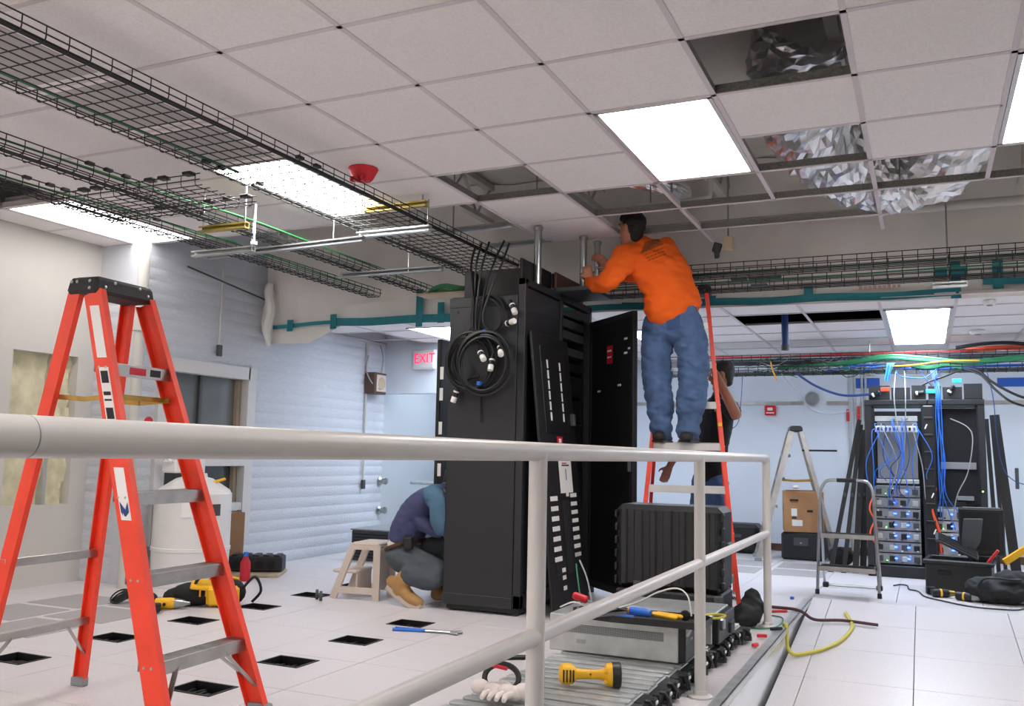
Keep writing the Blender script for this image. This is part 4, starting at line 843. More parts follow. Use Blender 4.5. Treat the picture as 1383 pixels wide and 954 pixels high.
tool('tape_measure', 'small round black tape measure at the right end of the tray', [('case', G().lathe([(.0, -.015), (.024, -.014), (.027, 0), (.024, .014), (0, .015)], n=16, ax=(0, 1, 0)), 'black')], (-1.07, 4.4, zt+.03), .3)
tool('screwdriver', 'red-handled screwdriver standing left of the tray', [('handle', G().lathe([(.012, 0), (.02, .008), (.02, .07), (.012, .08)], n=12, ax=(-1, 0, .3)), 'red_plastic'), ('shaft', G().cyl((0, 0, 0), (.09, 0, -.03), .004, 8), 'steel')], (-1.59, 4.47, zt+.05), .2)
cable('loose_wire', [(-1.47, 4.47, .31), (-1.33, 4.47, .36), (-1.22, 4.45, .42), (-1.12, 4.43, .45), (-1.06, 4.41, .42), (-1.04, 4.4, .33)], .004, 'white_plastic', 'white wire arching above the tool tray')
for i, (p, m_, l) in enumerate((([(-1.67, 4.6, .3), (-1.71, 4.65, .42), (-1.74, 4.7, .5)], 'green_dark', 'thin green wire sticking up left of the tool tray'), ([(-1.59, 4.55, .3), (-1.65, 4.63, .43), (-1.72, 4.7, .52)], 'grey_cable', 'thin grey wire sticking up left of the tool tray'), ([(-1.77, 4.55, .29), (-1.67, 4.5, .33), (-1.55, 4.43, .31)], 'white_plastic', 'short white strip lying left of the tool tray'))): cable('loose_wire', p, .004, m_, l)
cable('loose_wire', [(-1.05, 4.7, .275), (-0.97, 4.68, .285), (-.95, 4.75, .29), (-1.02, 4.78, .285), (-1.07, 4.73, .28)], .006, 'yellow_cable', 'small loop of yellow-green wire beside the tool tray')
# yellow work flashlight
fl = thing('flashlight', 'yellow cordless work light with black head lying on the modules', 'flashlight', (-1.33, 3.78, .155), .42)
G().lathe([(.0, -.135), (.03, -.133), (.042, -.12), (.045, -.09), (.04, -.075), (.024, -.06), (.020, -.03), (.020, .04), (.026, .06), (.046, .07), (.05, .095), (.044, .098)], n=24, ax=(1, 0, 0)).build('body', 'yellow', fl)
G().lathe([(.046, .09), (.052, .094), (.053, .125), (.049, .13), (.04, .126), (.01, .122)], n=24, ax=(1, 0, 0)).build('head', 'black', fl)
for k in range(4): G().box((-.115+.014*k, -.041, 0), (.006, .008, .05)).build('grip_slot', 'black', fl, False)
for z in (.02, -.02): G().cbox((.062, -.042, z), (.014, .02, .012), .003).build('lug', 'yellow', fl)
G().cyl((0, -.019, .004), (0, -.0225, .004), .004, 8).build('screw', 'black', fl)
# roll of tape on white gloves
gl = thing('work_gloves', 'pale work gloves bundled on the nearest modules', 'gloves', (-1.58, 3.40, .112)); g = G()
for k in range(7): g.sphere((-.08+.03*k, random.uniform(-.03, .03), .03+random.uniform(-.005, .012)), (.04, .035, .03), n=10)
g.build('glove', 'white_cloth', gl)
for k in range(4): G().tube([(-.02+.03*k, -.03, .03), (-.03+.03*k, -.07, .03), (-.03+.032*k, -.1, .02)], [.014, .013, .009], 8).build('finger', 'white_cloth', gl)
one('tape_roll', G().tube([(-1.58+.075*math.cos(a), 3.42+.02*math.sin(a), .185+.05*math.sin(a)) for a in [i*.2094 for i in range(30)]], .012, 8, closed=True), 'black', 'black ring lying over the pale gloves', 'tape roll')
one('red_tag', G().box((-1.575, 3.395, .233), (.06, .012, .012), 0, (0, .1, 0)), 'red_label', 'red band on the black ring over the gloves', 'tag')
one('black_knife', G().cbox((-2.02, 4.52, .012), (.16, .03, .02), .005, 0, (0, 0, .6)), 'black', 'black knife lying left of the handrail post', 'knife')
# adjustable pliers on the floor
tool('channel_lock_pliers', 'long blue-handled pliers lying on the floor before the cabinet', [('handle', G().tube([(-.2, -.02, 0), (-.1, -.012, 0), (0, 0, 0)], .009, 8).tube([(-.2, .025, 0), (-.1, .018, 0), (0, 0.01, 0)], .009, 8), 'blue_cable'), ('jaw', G().cbox((.1, .005, 0), (.2, .03, .014), .004).cbox((.2, .02, 0), (.06, .03, .014), .004, 0, (0, 0, .5)).cbox((.19, -.02, 0), (.06, .02, .014), .004, 0, (0, 0, -.3)), 'steel')], (-2.79, 4.92, .01), .18, None)
# ribbed transport case and the box below it
bx = thing('equipment_box', 'low black box under the ribbed case beside the orange ladder', 'box', (-1.53, 5.99, 0)); G().cbox((0, 0, .115), (.68, .42, .23), .012).build('body', 'black_plastic', bx); G().cbox((.33, -.19, .12), (.05, .07, .22), .006).build('corner_post', 'grey_dark', bx); G().cbox((0, -.215, .17), (.1, .012, .03), .004).build('latch', 'grey_dark', bx)
rc = thing('transport_case', 'black ribbed plastic transport case beside the orange ladder', 'case', (-1.53, 5.99, .231)); W_, D_, H_ = .70, .34, .54
G().cbox((0, 0, H_/2), (W_, D_, H_), .035).build('shell', 'black_plastic', rc)
for k in range(7): G().cbox((-.29+.097*k, -D_/2-.004, H_/2), (.06 if k % 2 else .045, .022, H_-.05), .008).build('rib', 'black_plastic', rc)
for s_ in (-1, 1):
    for k in range(6): G().cbox((s_*(W_/2), -D_/2+.03, .05+.085*k), (.02, .05, .05), .006).build('edge_rib', 'black_plastic', rc)
for x in (-.2, .2): G().cbox((x, -D_/2-.008, .03), (.05, .02, .05), .005).build('latch', 'grey_dark', rc)
G().cbox((W_/2+.01, 0, .3), (.03, .16, .03), .008).build('handle', 'grey_dark', rc)
# cables on the floor by the ramp
cable('floor_cable', [(-1.5, 7.3, .03), (-1.391, 7.26, .013), (-1.176, 6.987, .013), (-1.039, 6.957, .014), (-.897, 6.9, .02), (-.83, 6.9, .004), (-.75, 6.93, -.045), (-.567, 7.0, -.045), (-.335, 6.966, -.05)], .011, 'maroon_cable', 'dark brown cable end reaching over the ramp edge')
cable('floor_cable', [(-.875, 6.28, .012), (-.852, 6.22, .012), (-.838, 6.16, -.1), (-.80, 6.14, -.142), (-.745, 6.191, -.143), (-.645, 6.318, -.13), (-.55, 6.544, -.105), (-.501, 6.836, -.072), (-.511, 6.998, -.053), (-.568, 7.232, -.026)], .012, 'yellow_cable', 'yellow cable curling down onto the ramp')
cable('floor_cable', [(-1.19, 6.3, .012), (-1.098, 6.669, .012), (-1.02, 6.78, .012), (-.93, 6.84, .012)], .01, 'red_cable', 'red cable end on the floor behind the last rail post')
cable('floor_cable', [(-1.204, 6.605, .012), (-1.186, 6.794, .012), (-1.21, 6.92, .012)], .01, 'red_cable', 'short red cable end beside the orange ladder foot')
cable('floor_cable', [(-1.26, 6.85, .011), (-1.19, 6.7, .011), (-1.128, 6.548, .011)], .009, 'blue_dark', 'short blue cable end beside the orange ladder foot')
cable('floor_cable', [(-1.12, 6.1, .007), (-.99, 6.08, .007), (-.91, 6.2, .007), (-.9, 6.4, .007), (-.93, 6.574, .007), (-1.0, 6.62, .007)], .005, 'green_dark', 'thin green wire curling around the last rail post')
cable('floor_cable', [(-.286, 8.761, .008), (-.24, 8.86, .008), (-.18, 8.83, .008), (-.159, 8.584, .008), (-.09, 8.5, .008), (-.032, 8.19, .008), (.099, 8.011, .008), (.25, 7.85, .008), (.41, 7.8, .008), (.6, 7.85, .008), (.7, 8.15, .008)], .006, 'black', 'thin black cord running over the white floor to the black bag')
one('red_clip', G().cbox((-.935, 5.78, .018), (.06, .02, .02), .004, 0, (0, 0, .3)), 'red_plastic', 'small red clip on the floor between the last two posts', 'clip'); one('red_clip', G().cbox((-.925, 5.48, .018), (.05, .022, .02), .004, 0, (0, 0, 1.2)), 'red_plastic', 'small red plug on the nosing nearer than the clip', 'plug')
one('black_clip', G().cbox((-.89, 6.05, .02), (.09, .02, .02), .005, 0, (0, 0, .8)), 'black', 'small black tool at the foot of the last rail post', 'tool')
one('blue_bit', G().cbox((-.98, 7.5, .012), (.03, .025, .02), .004), 'blue_cable', 'tiny blue connector on the floor near the ramp top', 'connector')
# ================================================================== left: tank, bag, wall things
tk = thing('brine_tank', 'white plastic tank with conical lid standing behind the foreground ladder', 'tank', (-5.40, 5.68, 0)); R_ = .30
G().lathe([(R_*.97, 0), (R_*.985, .02), (R_, .27), (R_*1.02, .275), (R_*1.02, .30), (R_, .305), (R_*.99, .72), (R_*.95, .735)], n=40).build('body', 'tank_white', tk)
G().lathe([(R_*.95, .735), (R_*.93, .75), (.14, .84), (.1, .85), (.095, .88)], n=32).build('lid', 'tank_white', tk)
G().lathe([(.075, .86), (.075, 1.02), (.085, 1.02), (.085, 1.06), (.06, 1.065)], n=20).build('neck', 'tank_white', tk); G().cbox((-.15, -.08, .93), (.16, .12, .1), .012).build('valve_box', 'white_plastic', tk); G().tube(spline([(-.1, -.15, .97), (-.2, -.18, 1.05), (-.16, -.12, 1.2), (-.05, 0, 1.22)], 5), .012, 8).build('hose', 'white_plastic', tk)
d = Vector((.71, -.70, 0)); sd = Vector((.70, .71, 0))
for n, m, off, z, w_, h_ in (('specification_label', 'white_label', -.03, .60, .13, .11), ('picture_label', 'grey_dark', .15, .60, .13, .09), ('warning_print', 'white_label', .15, .48, .13, .09)):
    g = G(); N = 6; vs = []
    for k in range(N+1):
        a0 = math.atan2(d.y, d.x)+(off+w_*(k/N-.5))/R_
        vs += [(1.012*R_*math.cos(a0), 1.012*R_*math.sin(a0), z-h_/2), (1.008*R_*math.cos(a0), 1.008*R_*math.sin(a0), z+h_/2)]
    g.add(vs, [(2*k, 2*k+2, 2*k+3, 2*k+1) for k in range(N)]); g.build(n, m, tk)
one('tape_roll', G().lathe([(.035, 0), (.05, 0), (.05, .05), (.035, .05)], (-5.22, 5.46, .822), 20), 'teal_plastic', 'roll of teal tape on the tank lid', 'tape roll')
one('yellow_tool', G().cbox((-5.22, 5.74, .82), (.14, .04, .022), .008, 0, (0, -.3, .8)), 'yellow', 'yellow tool on the right of the tank lid', 'tool')
one('standpipe', G().cyl((-5.66, 5.26, .0), (-5.66, 5.26, CE), .045, 20).lathe([(.055, 1.0), (.055, 1.1)], (-5.66, 5.26, 0), 20).lathe([(.055, 2.0), (.055, 2.08)], (-5.66, 5.26, 0), 20), 'pipe_white', 'thick white vertical pipe at the corner behind the foreground ladder', 'pipe')
v = thing('pipe_valve', 'small grey and red valve on the vertical pipe behind the ladder', 'valve', (-5.58, 5.28, 1.28)); G().lathe([(.02, -.05), (.03, -.04), (.03, .04), (.02, .05)], n=14, ax=(1, 0, 0)).build('valve_body', 'galv', v); G().lathe([(.04, .05), (.04, .062)], n=14, ax=(1, 0, 0)).build('valve_wheel', 'red_label', v); G().cyl((0, -.02, 0), (0, -.02, -.25), .008, 8).build('valve_tube', 'grey_plastic', v)
def conduit(label, pts, r=.011, mat='pipe_white', box=None):
    t = thing('wall_conduit', label, 'conduit', pts[-1], 0); L = Vector(pts[-1]); G().tube([V(p)-L for p in pts], r, 10).build('tube', mat, t)
    if box: G().cbox(Vector(box)-L, (.03, .05, .1), .004).build('outlet_box', 'grey_dark', t)
conduit('white conduit with small box dropping down the block wall left of the plastic sheet', [(XB+.02, 6.2, 2.7), (XB+.02, 6.2, 1.98)], box=(XB+.025, 6.2, 1.95)); conduit('thin white conduit down the block wall below the speaker box', [(XB+.02, 8.56, 2.3), (XB+.02, 8.56, .75)], box=(XB+.025, 8.56, .72))
conduit('thin dark rod running along the upper block wall to the sheet edge', [(XB+.04, 5.75, 2.62), (XB+.04, 6.75, 2.5)], .008, 'grey_dark'); 
sp = thing('wall_speaker', 'brown wall speaker box with pale face high on the block wall', 'speaker', (XB+.075, 8.66, 1.74)); G().cbox((0, 0, .11), (.14, .24, .24), .01).build('cabinet', 'brown_case', sp); G().cbox((.074, 0, .11), (.012, .19, .19), .004).build('face', 'beige', sp); G().lathe([(.07, 0), (.065, .006), (.02, .008)], (.08, 0, .11), 20, 0, (1, 0, 0)).build('cone', 'wood', sp)
cable('speaker_wire', [(XB+.03, 8.8, FC-.02), (XB+.06, 8.82, 2.15), (XB+.05, 8.8, 1.95), (XB+.09, 8.72, 1.80), (XB+.16, 8.62, 1.78), (XB+.1, 8.53, 1.86), (XB+.05, 8.5, 2.0), (XB+.04, 8.55, 2.16)], .007, 'grey_cable', 'grey wire looping around the brown speaker box')
for z, l in ((.75, 'upper'), (.42, 'lower')): one('round_fitting', G().lathe([(.05, 0), (.05, .008), (.03, .03), (.03, .06), (.04, .07), (.036, .09), (0, .095)], (XB+.005, 8.93, z), 18, 0, (1, 0, 0)), 'steel', l+' round fitting at the end of the block wall', 'fitting', 'round wall fittings')
ex = thing('exit_sign', 'white exit sign with red letters at the ceiling left of the cabinet', 'exit sign', (-5.17, YR-.05, 2.03), math.radians(-12)); G().cbox((0, 0, .11), (.32, .06, .22), .008).build('housing', 'white_plastic', ex); G().box((.02, -.0315, .11), (.25, .002, .17)).build('face', 'white_label', ex)
text('EXIT', .155, 'exit_red', (.02, -.034, .115), (math.pi/2, 0, 0), ex, depth=.001)
one('switch_panel', G().cbox((-5.05, 10.44, .84), (.30, .10, .26), .006), 'grey_plastic', 'grey switch panel on the alcove wall left of the kneeling man', 'panel')
one('cross_pipe', G().cyl((-5.7, 9.6, .72), (-4.5, 9.6, .72), .02, 12), 'galv', 'horizontal pipe across the alcove behind the kneeling man', 'pipe')
db = thing('louvred_unit', 'low dark grey louvred box against the block wall behind the plastic stool', 'unit', (-5.0, 8.1, 0)); G().cbox((0, 0, .15), (.55, .7, .30), .012).build('body', 'grey_dark', db); G().cbox((0, 0, .306), (.57, .72, .015), .005).build('lid', 'grey_plastic', db)
for k in range(8): G().cbox((0, -.355, .04+.032*k), (.5, .014, .016), .004).build('louvre', 'black', db)
for k in range(8): G().cbox((-.28, -.0, .04+.032*k), (.014, .6, .016), .004).build('louvre', 'black', db)
one('cardboard_sheet', G().cbox((-5.62, 6.36, .27), (.1, .3, .5), .006), 'card_dark', 'narrow cardboard carton standing against the block wall under the window', 'carton')
ps = thing('battery_strip', 'black battery rack with round holes on a board by the block wall', 'battery', (-5.36, 6.45, .03), math.radians(28)); G().cbox((0, 0, .065), (.46, .2, .13), .012).build('body', 'black_plastic', ps)
for k in range(4): G().lathe([(.034, 0), (.036, .006), (.028, .008), (.027, .002)], (-.16+.1*k, -.1, .06), 16, 0, (0, -1, 0)).build('socket', 'black_matte', ps)
for k in range(5): G().cbox((-.18+.09*k, 0, .135), (.05, .18, .012), .003).build('top_rib', 'black', ps)
one('plywood_board', G().cbox((-5.40, 6.38, .013), (.6, .42, .024), .003, 0, (0, 0, math.radians(28))), 'wood', 'plywood offcut under the black battery rack', 'board')
bt = thing('drink_bottle', 'red bottle with blue cap by the tool bag', 'bottle', (-5.15, 6.05, 0)); G().lathe([(.04, 0), (.042, .02), (.042, .15), (.02, .19), (.018, .2)], n=18).build('bottle_body', 'red_label', bt); G().lathe([(.021, .2), (.021, .23), (.015, .235)], n=14).build('cap', 'blue_cable', bt)
tb_ = thing('tool_bag', 'open black and yellow tool bag behind the foreground ladder', 'tool bag', (-4.55, 5.0, 0), math.radians(33))
g = G()
for (x, y, z, a, b, c) in ((-.1, 0, .08, .17, .11, .08), (.05, .02, .1, .14, .12, .09), (-.22, .02, .06, .1, .09, .06), (.14, 0, .09, .1, .1, .09)): g.sphere((x, y, z), (a, b, c), n=16)
g.build('bag_body', 'black_matte', tb_)
G().cbox((.1, -.11, .08), (.22, .05, .14), .02, 0, (.2, 0, 0)).build('yellow_pocket', 'yellow', tb_); G().cbox((-.04, -.07, .15), (.16, .11, .025), .008, 0, (.5, .1, .1)).build('yellow_flap', 'yellow', tb_); G().cbox((.13, .03, .18), (.12, .08, .02), .008, 0, (-.3, .2, 0)).build('yellow_flap', 'yellow', tb_)
G().tube(spline([(-.1, -.08, .13), (-.06, -.1, .2), (.04, -.1, .21), (.1, -.08, .14)], 5), .011, 8).build('handle', 'black', tb_); G().tube(spline([(.22, -.03, .12), (.3, -.05, .2), (.34, 0, .1), (.28, .02, .02)], 5), .01, 8).build('strap', 'black', tb_)
for k in range(4): G().cbox((-.05+.04*k, -.115, .1), (.012, .01, .05), .003).build('strap_loop', 'amber_cable', tb_)
dr = thing('cordless_drill', 'yellow cordless drill lying in front of the tool bag', 'drill', (-4.66, 4.74, .04), math.radians(35)); G().lathe([(.02, -.1), (.036, -.09), (.038, .0), (.034, .03)], n=18, ax=(1, 0, 0)).build('motor_housing', 'yellow', dr); G().lathe([(.034, .03), (.032, .05), (.024, .09), (.012, .11), (.01, .13)], n=18, ax=(1, 0, 0)).build('chuck', 'steel', dr); G().cbox((-.06, -.07, -.005), (.045, .12, .04), .012).build('grip', 'yellow', dr); G().cbox((-.07, -.15, -.004), (.08, .05, .06), .008).build('battery_pack', 'black', dr); G().cbox((-.03, -.04, 0), (.02, .03, .02), .005).build('trigger', 'black', dr)
cc = G()
for k in range(5): cc.tube([(-5.12+.07*math.cos(a), 4.74+.05*math.sin(a)+.01*k, .05+.04*math.sin(a+.5*k)+.0*k) for a in [i*.35 for i in range(18)]], .006, 6, closed=True)
one('cord_bundle', cc, 'black', 'small bundle of black cord left of the yellow drill', 'cord')
one('black_pouch', G().sphere((-4.95, 4.80, .045), (.1, .07, .045)), 'black_matte', 'black pouch between the cord bundle and the drill', 'pouch')
for i, p in enumerate(((-4.09, 5.60, .0), (-4.02, 5.55, 0))): one('caster_wheel', G().lathe([(.02, -.012), (.035, -.01), (.035, .01), (.02, .012)], (p[0], p[1], .035), 18, 0, (.8, .6, 0)).cyl((p[0], p[1], .035), (p[0]+.02, p[1]+.015, .035), .008), 'grey_dark', ['left of two loose caster wheels by the plastic stool', 'right of two loose caster wheels by the plastic stool'][i], 'wheel', 'loose caster wheels')
# ================================================================== rear: open racks
def rack(x0, x1, y0, y1, label, seed):
    random.seed(seed); t = thing('open_rack', label, 'rack', ((x0+x1)/2, (y0+y1)/2, 0)); w, d, h = x1-x0, y1-y0, 1.66; hx, hy = w/2, d/2
    for sx in (-1, 1):
        for sy in (-1, 1): G().cbox((sx*(hx-.03), sy*(hy-.03), .83), (.06, .06, 1.66), .005).build('upright', 'rack_black', t)
    G().cbox((0, -hy+.03, 1.655), (w, .09, .05), .005).build('top_beam', 'rack_black', t); G().cbox((0, hy-.03, 1.655), (w, .06, .05), .005).build('top_beam', 'rack_black', t); G().cbox((0, 0, .055), (w, d, .11), .008).build('plinth', 'rack_black', t)
    G().cbox((0, hy-.01, .85), (w, .015, 1.5), .003).build('rear_panel', 'rack_dark', t)
    return t, hx, hy
def server(t, x, y, z, w, h, k, mat='grey_plastic', leds=True):
    s_ = G().cbox((x, y+.3, z+h/2), (w, .6, h-.006), .003).build('server', mat, t, False)
    for q in range(4): G().cbox((x-w/2+.04+q*(w-.08)/3, y-.004, z+h*.5), (.05, .012, h*.5), .003).build('drive_bay', ('grey_dark', 'black', 'galv')[(q+k) % 3], s_, False)
    for q in range(6): G().cbox((x-w/2+.03+q*(w-.06)/5, y-.012, z+h*(.2 if q % 2 else .8)), (.018, .01, .012), .002).build('port', ('white_plastic', 'black', 'steel', 'green_dark')[(q+k) % 4], s_, False)
    if leds:
        for q, xx in enumerate((-.02, .09)):
            if (k+q) % 7 == 6: continue
            G().cbox((x+xx, y-.014, z+h*.55), (.026, .008, .014), .003).build('blue_led', 'led_blue', s_, False)
    if k % 3 == 0: G().cbox((x-.1, y-.014, z+h*.3), (.008, .008, .008), .002).build('green_led', 'led_green', s_, False)
rk1, hx1, hy1 = rack(-.53, .03, 9.45, 10.1, 'left open rack crowded with servers and blue cables', 1)
for k in range(7): server(rk1, -.01, -hy1+.05, .12+.105*k, .40, .10, k, 'grey_plastic')
G().cbox((.0, -hy1+.25, 1.2), (.36, .02, .55), .003).build('grey_plate', 'grey_plastic', rk1); G().cbox((0, -hy1+.06, 1.50), (.38, .06, .05), .004).build('patch_panel', 'galv', rk1); G().cbox((0, -hy1+.06, 1.40), (.38, .06, .06), .004).build('patch_panel', 'white_plastic', rk1); G().cbox((0, -hy1+.05, .9), (.38, .05, .04), .004).build('shelf', 'galv', rk1)
for k in range(10): G().cbox((-.16+.035*k, -hy1+.022, 1.40), (.02, .02, .03), .003).build('port', ('black', 'blue_cable')[k % 2], rk1, False)
rk2, hx2, hy2 = rack(.03, .51, 9.45, 10.1, 'right open rack, mostly dark with a grey blanking plate', 2)
for k in range(4): server(rk2, -.04, -hy2+.05, .22+.11*k, .34, .105, k+1, 'galv')
G().cbox((0, -hy2+.12, 1.15), (.36, .02, .9), .003).build('dark_blank', 'black_matte', rk2); G().cbox((.01, -hy2+.09, 1.06), (.30, .02, .065), .003).build('blanking_plate', 'grey_plastic', rk2); G().cbox((.06, -hy2+.09, .76), (.14, .02, .04), .003).build('blanking_plate', 'grey_plastic', rk2)
G().cbox((-.07, -hy2+.1, .70), (.26, .02, .05), .003).build('patch_panel', 'black', rk2)
for (t, x, z) in ((rk1, .24, .83), (rk2, .20, .83)): G().cbox((x, -.335, z), (.012, .01, .012), .002).build('green_led', 'led_green', t, False)
for i, (x0, x1, z1) in enumerate(((-.49, -.30, 1.82), (-.285, -.12, 1.80), (-.105, .02, 1.82), (.04, .15, 1.81), (.165, .33, 1.80), (.345, .50, 1.83))): one('roof_brush_panel', G().span((x0, 9.50, 1.682), (x1, 9.52, z1)).span((x0, 9.50, 1.682), (x1, 9.58, 1.69)), 'rack_black', 'black upright roof plate on the open racks, '+['first from left', 'second from left', 'third from left', 'third from right', 'second from right', 'first from right'][i], 'plate', 'roof plates on the open racks')
cb_ = thing('cable_manager', 'black vertical cable duct between the two open racks', 'cable duct', (.03, 9.40, .12)); G().cbox((0, 0, .75), (.1, .06, 1.5), .012).build('duct', 'black', cb_)
for k in range(9): G().cbox((.0, -.035, .1+.16*k), (.08, .02, .02), .004).build('finger', 'black_plastic', cb_)
for i, (x, z) in enumerate(((.02, .78), (.03, .45), (-.02, 1.42))): G().cbox((x, -.04, z-.12), (.012, .012, .05), .003, 0, (0, .4, 0)).build('white_tag', 'white_label', cb_)
# blue patch cables in the racks
random.seed(11)
k_ = 0
for i in range(16):
    x = -.44+.38*random.random(); xe = x+random.uniform(-.12, .12); z0 = random.choice([1.40, 1.50, 1.45]); ze = random.uniform(.62, .95)
    y = 9.38-random.random()*.05
    cable('patch_cable', [(x, 9.46, z0), (x+random.uniform(-.03, .03), y, z0-.05), ((x+xe)/2+random.uniform(-.1, .1), y-.02, (z0+ze)/2), (xe+random.uniform(-.05, .05), y, ze+.1), (xe, 9.47, ze)], .0045, ('blue_cable', 'blue_dark', 'grey_cable')[0 if i < 11 else 1 if i < 14 else 2], ('blue' if i < 11 else 'navy' if i < 14 else 'grey')+' patch cable tangled in front of the left open rack', 'cable', ('blue', 'navy', 'grey')[0 if i < 11 else 1 if i < 14 else 2]+' patch cables of the left rack', n=5, seg=5)
for i in range(5):
    x = .10+.012*i; q_ = random.uniform; cable('patch_cable', [(x-.03, 9.9, 2.0), (x+q_(-.01, .01), 9.42, 1.75), (x+q_(-.012, .012), 9.40, 1.5), (x+.015+q_(-.03, .03), 9.39, 1.1), (x+q_(-.03, .03), 9.40, .8), (x-.05+.04*i+q_(-.03, .03), 9.46, .55+q_(-.1, .1))], .0045, 'blue_cable', 'blue patch cable of the bundle hanging down the right open rack', 'cable', 'blue bundle of the right rack', n=5, seg=6)
cable('patch_cable', [(.22, 9.46, 1.5), (.36, 9.42, 1.42), (.40, 9.40, 1.3), (.35, 9.40, 1.0), (.26, 9.40, .8), (.22, 9.47, .6)], .005, 'grey_cable', 'grey cable snaking down the right open rack')
cable('patch_cable', [(-.25, 9.9, 2.0), (-.26, 9.44, 1.75), (-.25, 9.42, 1.55), (-.22, 9.41, 1.3), (-.2, 9.44, .95)], .006, 'grey_cable', 'left thick grey cable dropping into the left open rack'); cable('patch_cable', [(-.17, 9.9, 2.0), (-.16, 9.44, 1.75), (-.165, 9.42, 1.5), (-.18, 9.41, 1.25), (-.22, 9.44, .95)], .006, 'grey_cable', 'right thick grey cable dropping into the left open rack')
for i, (x, z0, z1, m_) in enumerate(((-.47, .75, .4, 'orange_cable'), (-.47, .5, .2, 'orange_cable'), (.075, .85, .25, 'orange_cable'))): cable('patch_cable', [(x, 9.44, z0), (x-.03, 9.38, (z0*2+z1)/3), (x+.02, 9.38, (z0+z1*2)/3), (x+.03, 9.44, z1)], .008 if i < 2 else .013, m_, ['upper orange fibre cable at the left edge of the left rack', 'lower orange fibre cable at the left edge of the left rack', 'thick orange cable between the two open racks'][i])
# cable bundles in the rear trays
def bundle(label, pts, r, mat): return cable('cable_bundle', pts, r, mat, label, 'cable', 'cable bundles in the rear trays')
bundle('red cable bundle in the rear upper tray', [(-2.4, 10.0, 2.205), (-1.5, 10.05, 2.19), (-.3, 10.0, 2.20), (.6, 10.05, 2.205), (.85, 10.0, 2.23), (1.3, 10.0, 2.2)], .012, 'red_cable')
bundle('second red cable bundle at the right end of the rear upper tray', [(.4, 10.1, 2.21), (.7, 10.0, 2.22), (1.2, 10.02, 2.2), (2.0, 10.05, 2.2)], .025, 'orange_cable')
bundle('green cable bundle bowing over the rear trays', [(-1.4, 9.9, 2.06), (-.8, 9.85, 2.08), (-.35, 9.8, 2.14), (0, 9.78, 2.11), (.4, 9.82, 2.07), (.9, 9.85, 2.11), (1.6, 9.85, 2.12)], .022, 'green_dark'); bundle('second green cable bundle under the bowed one', [(-.75, 9.86, 2.06), (-.35, 9.76, 2.115), (0, 9.74, 2.085), (.45, 9.8, 2.05), (1.0, 9.82, 2.1)], .016, 'green_dark')
bundle('black cable in the rear upper tray left of the light', [(-2.5, 9.9, 2.12), (-1.9, 9.85, 2.10), (-1.3, 9.85, 2.1), (-.8, 9.9, 2.08)], .018, 'black'); bundle('black cable lying over the right end of the rear upper tray', [(.3, 9.9, 2.22), (.55, 9.9, 2.25), (.8, 9.9, 2.25), (1.2, 9.9, 2.2)], .018, 'black')
bundle('amber cable crossing the rear lower tray', [(-.4, 9.74, 2.03), (-.1, 9.7, 2.035), (.2, 9.72, 2.07), (.5, 9.75, 2.07)], .008, 'amber_cable'); bundle('blue cable lying in the rear lower tray', [(-.9, 9.8, 2.0), (-.5, 9.75, 2.05), (0, 9.75, 2.0), (.6, 9.75, 2.02), (1.4, 9.8, 2.03)], .012, 'blue_cable'); bundle('teal cables heaped in the rear lower tray right of the racks', [(-.1, 9.75, 2.03), (.05, 9.72, 2.01), (.2, 9.75, 2.03), (.35, 9.75, 2.0)], .022, 'green_dark')
bundle('brown cable end hanging off the rear trays beside the blue post', [(-1.45, 9.7, 2.1), (-1.42, 9.65, 2.0), (-1.38, 9.65, 1.9)], .008, 'amber_cable')
for i in range(6):
    x = -.33+.013*i; cable('drop_cable', [(x+.02, 9.85, 2.06), (x+.01, 9.65, 2.05), (x-.005*i, 9.62, 1.97), (x-.02-.004*i, 9.62, 1.88)], .005, 'cyan' if i % 3 == 0 else 'blue_cable', 'loose blue cable end of the bunch hanging above the left open rack', 'cable', 'bunch of loose blue cable ends', n=5)
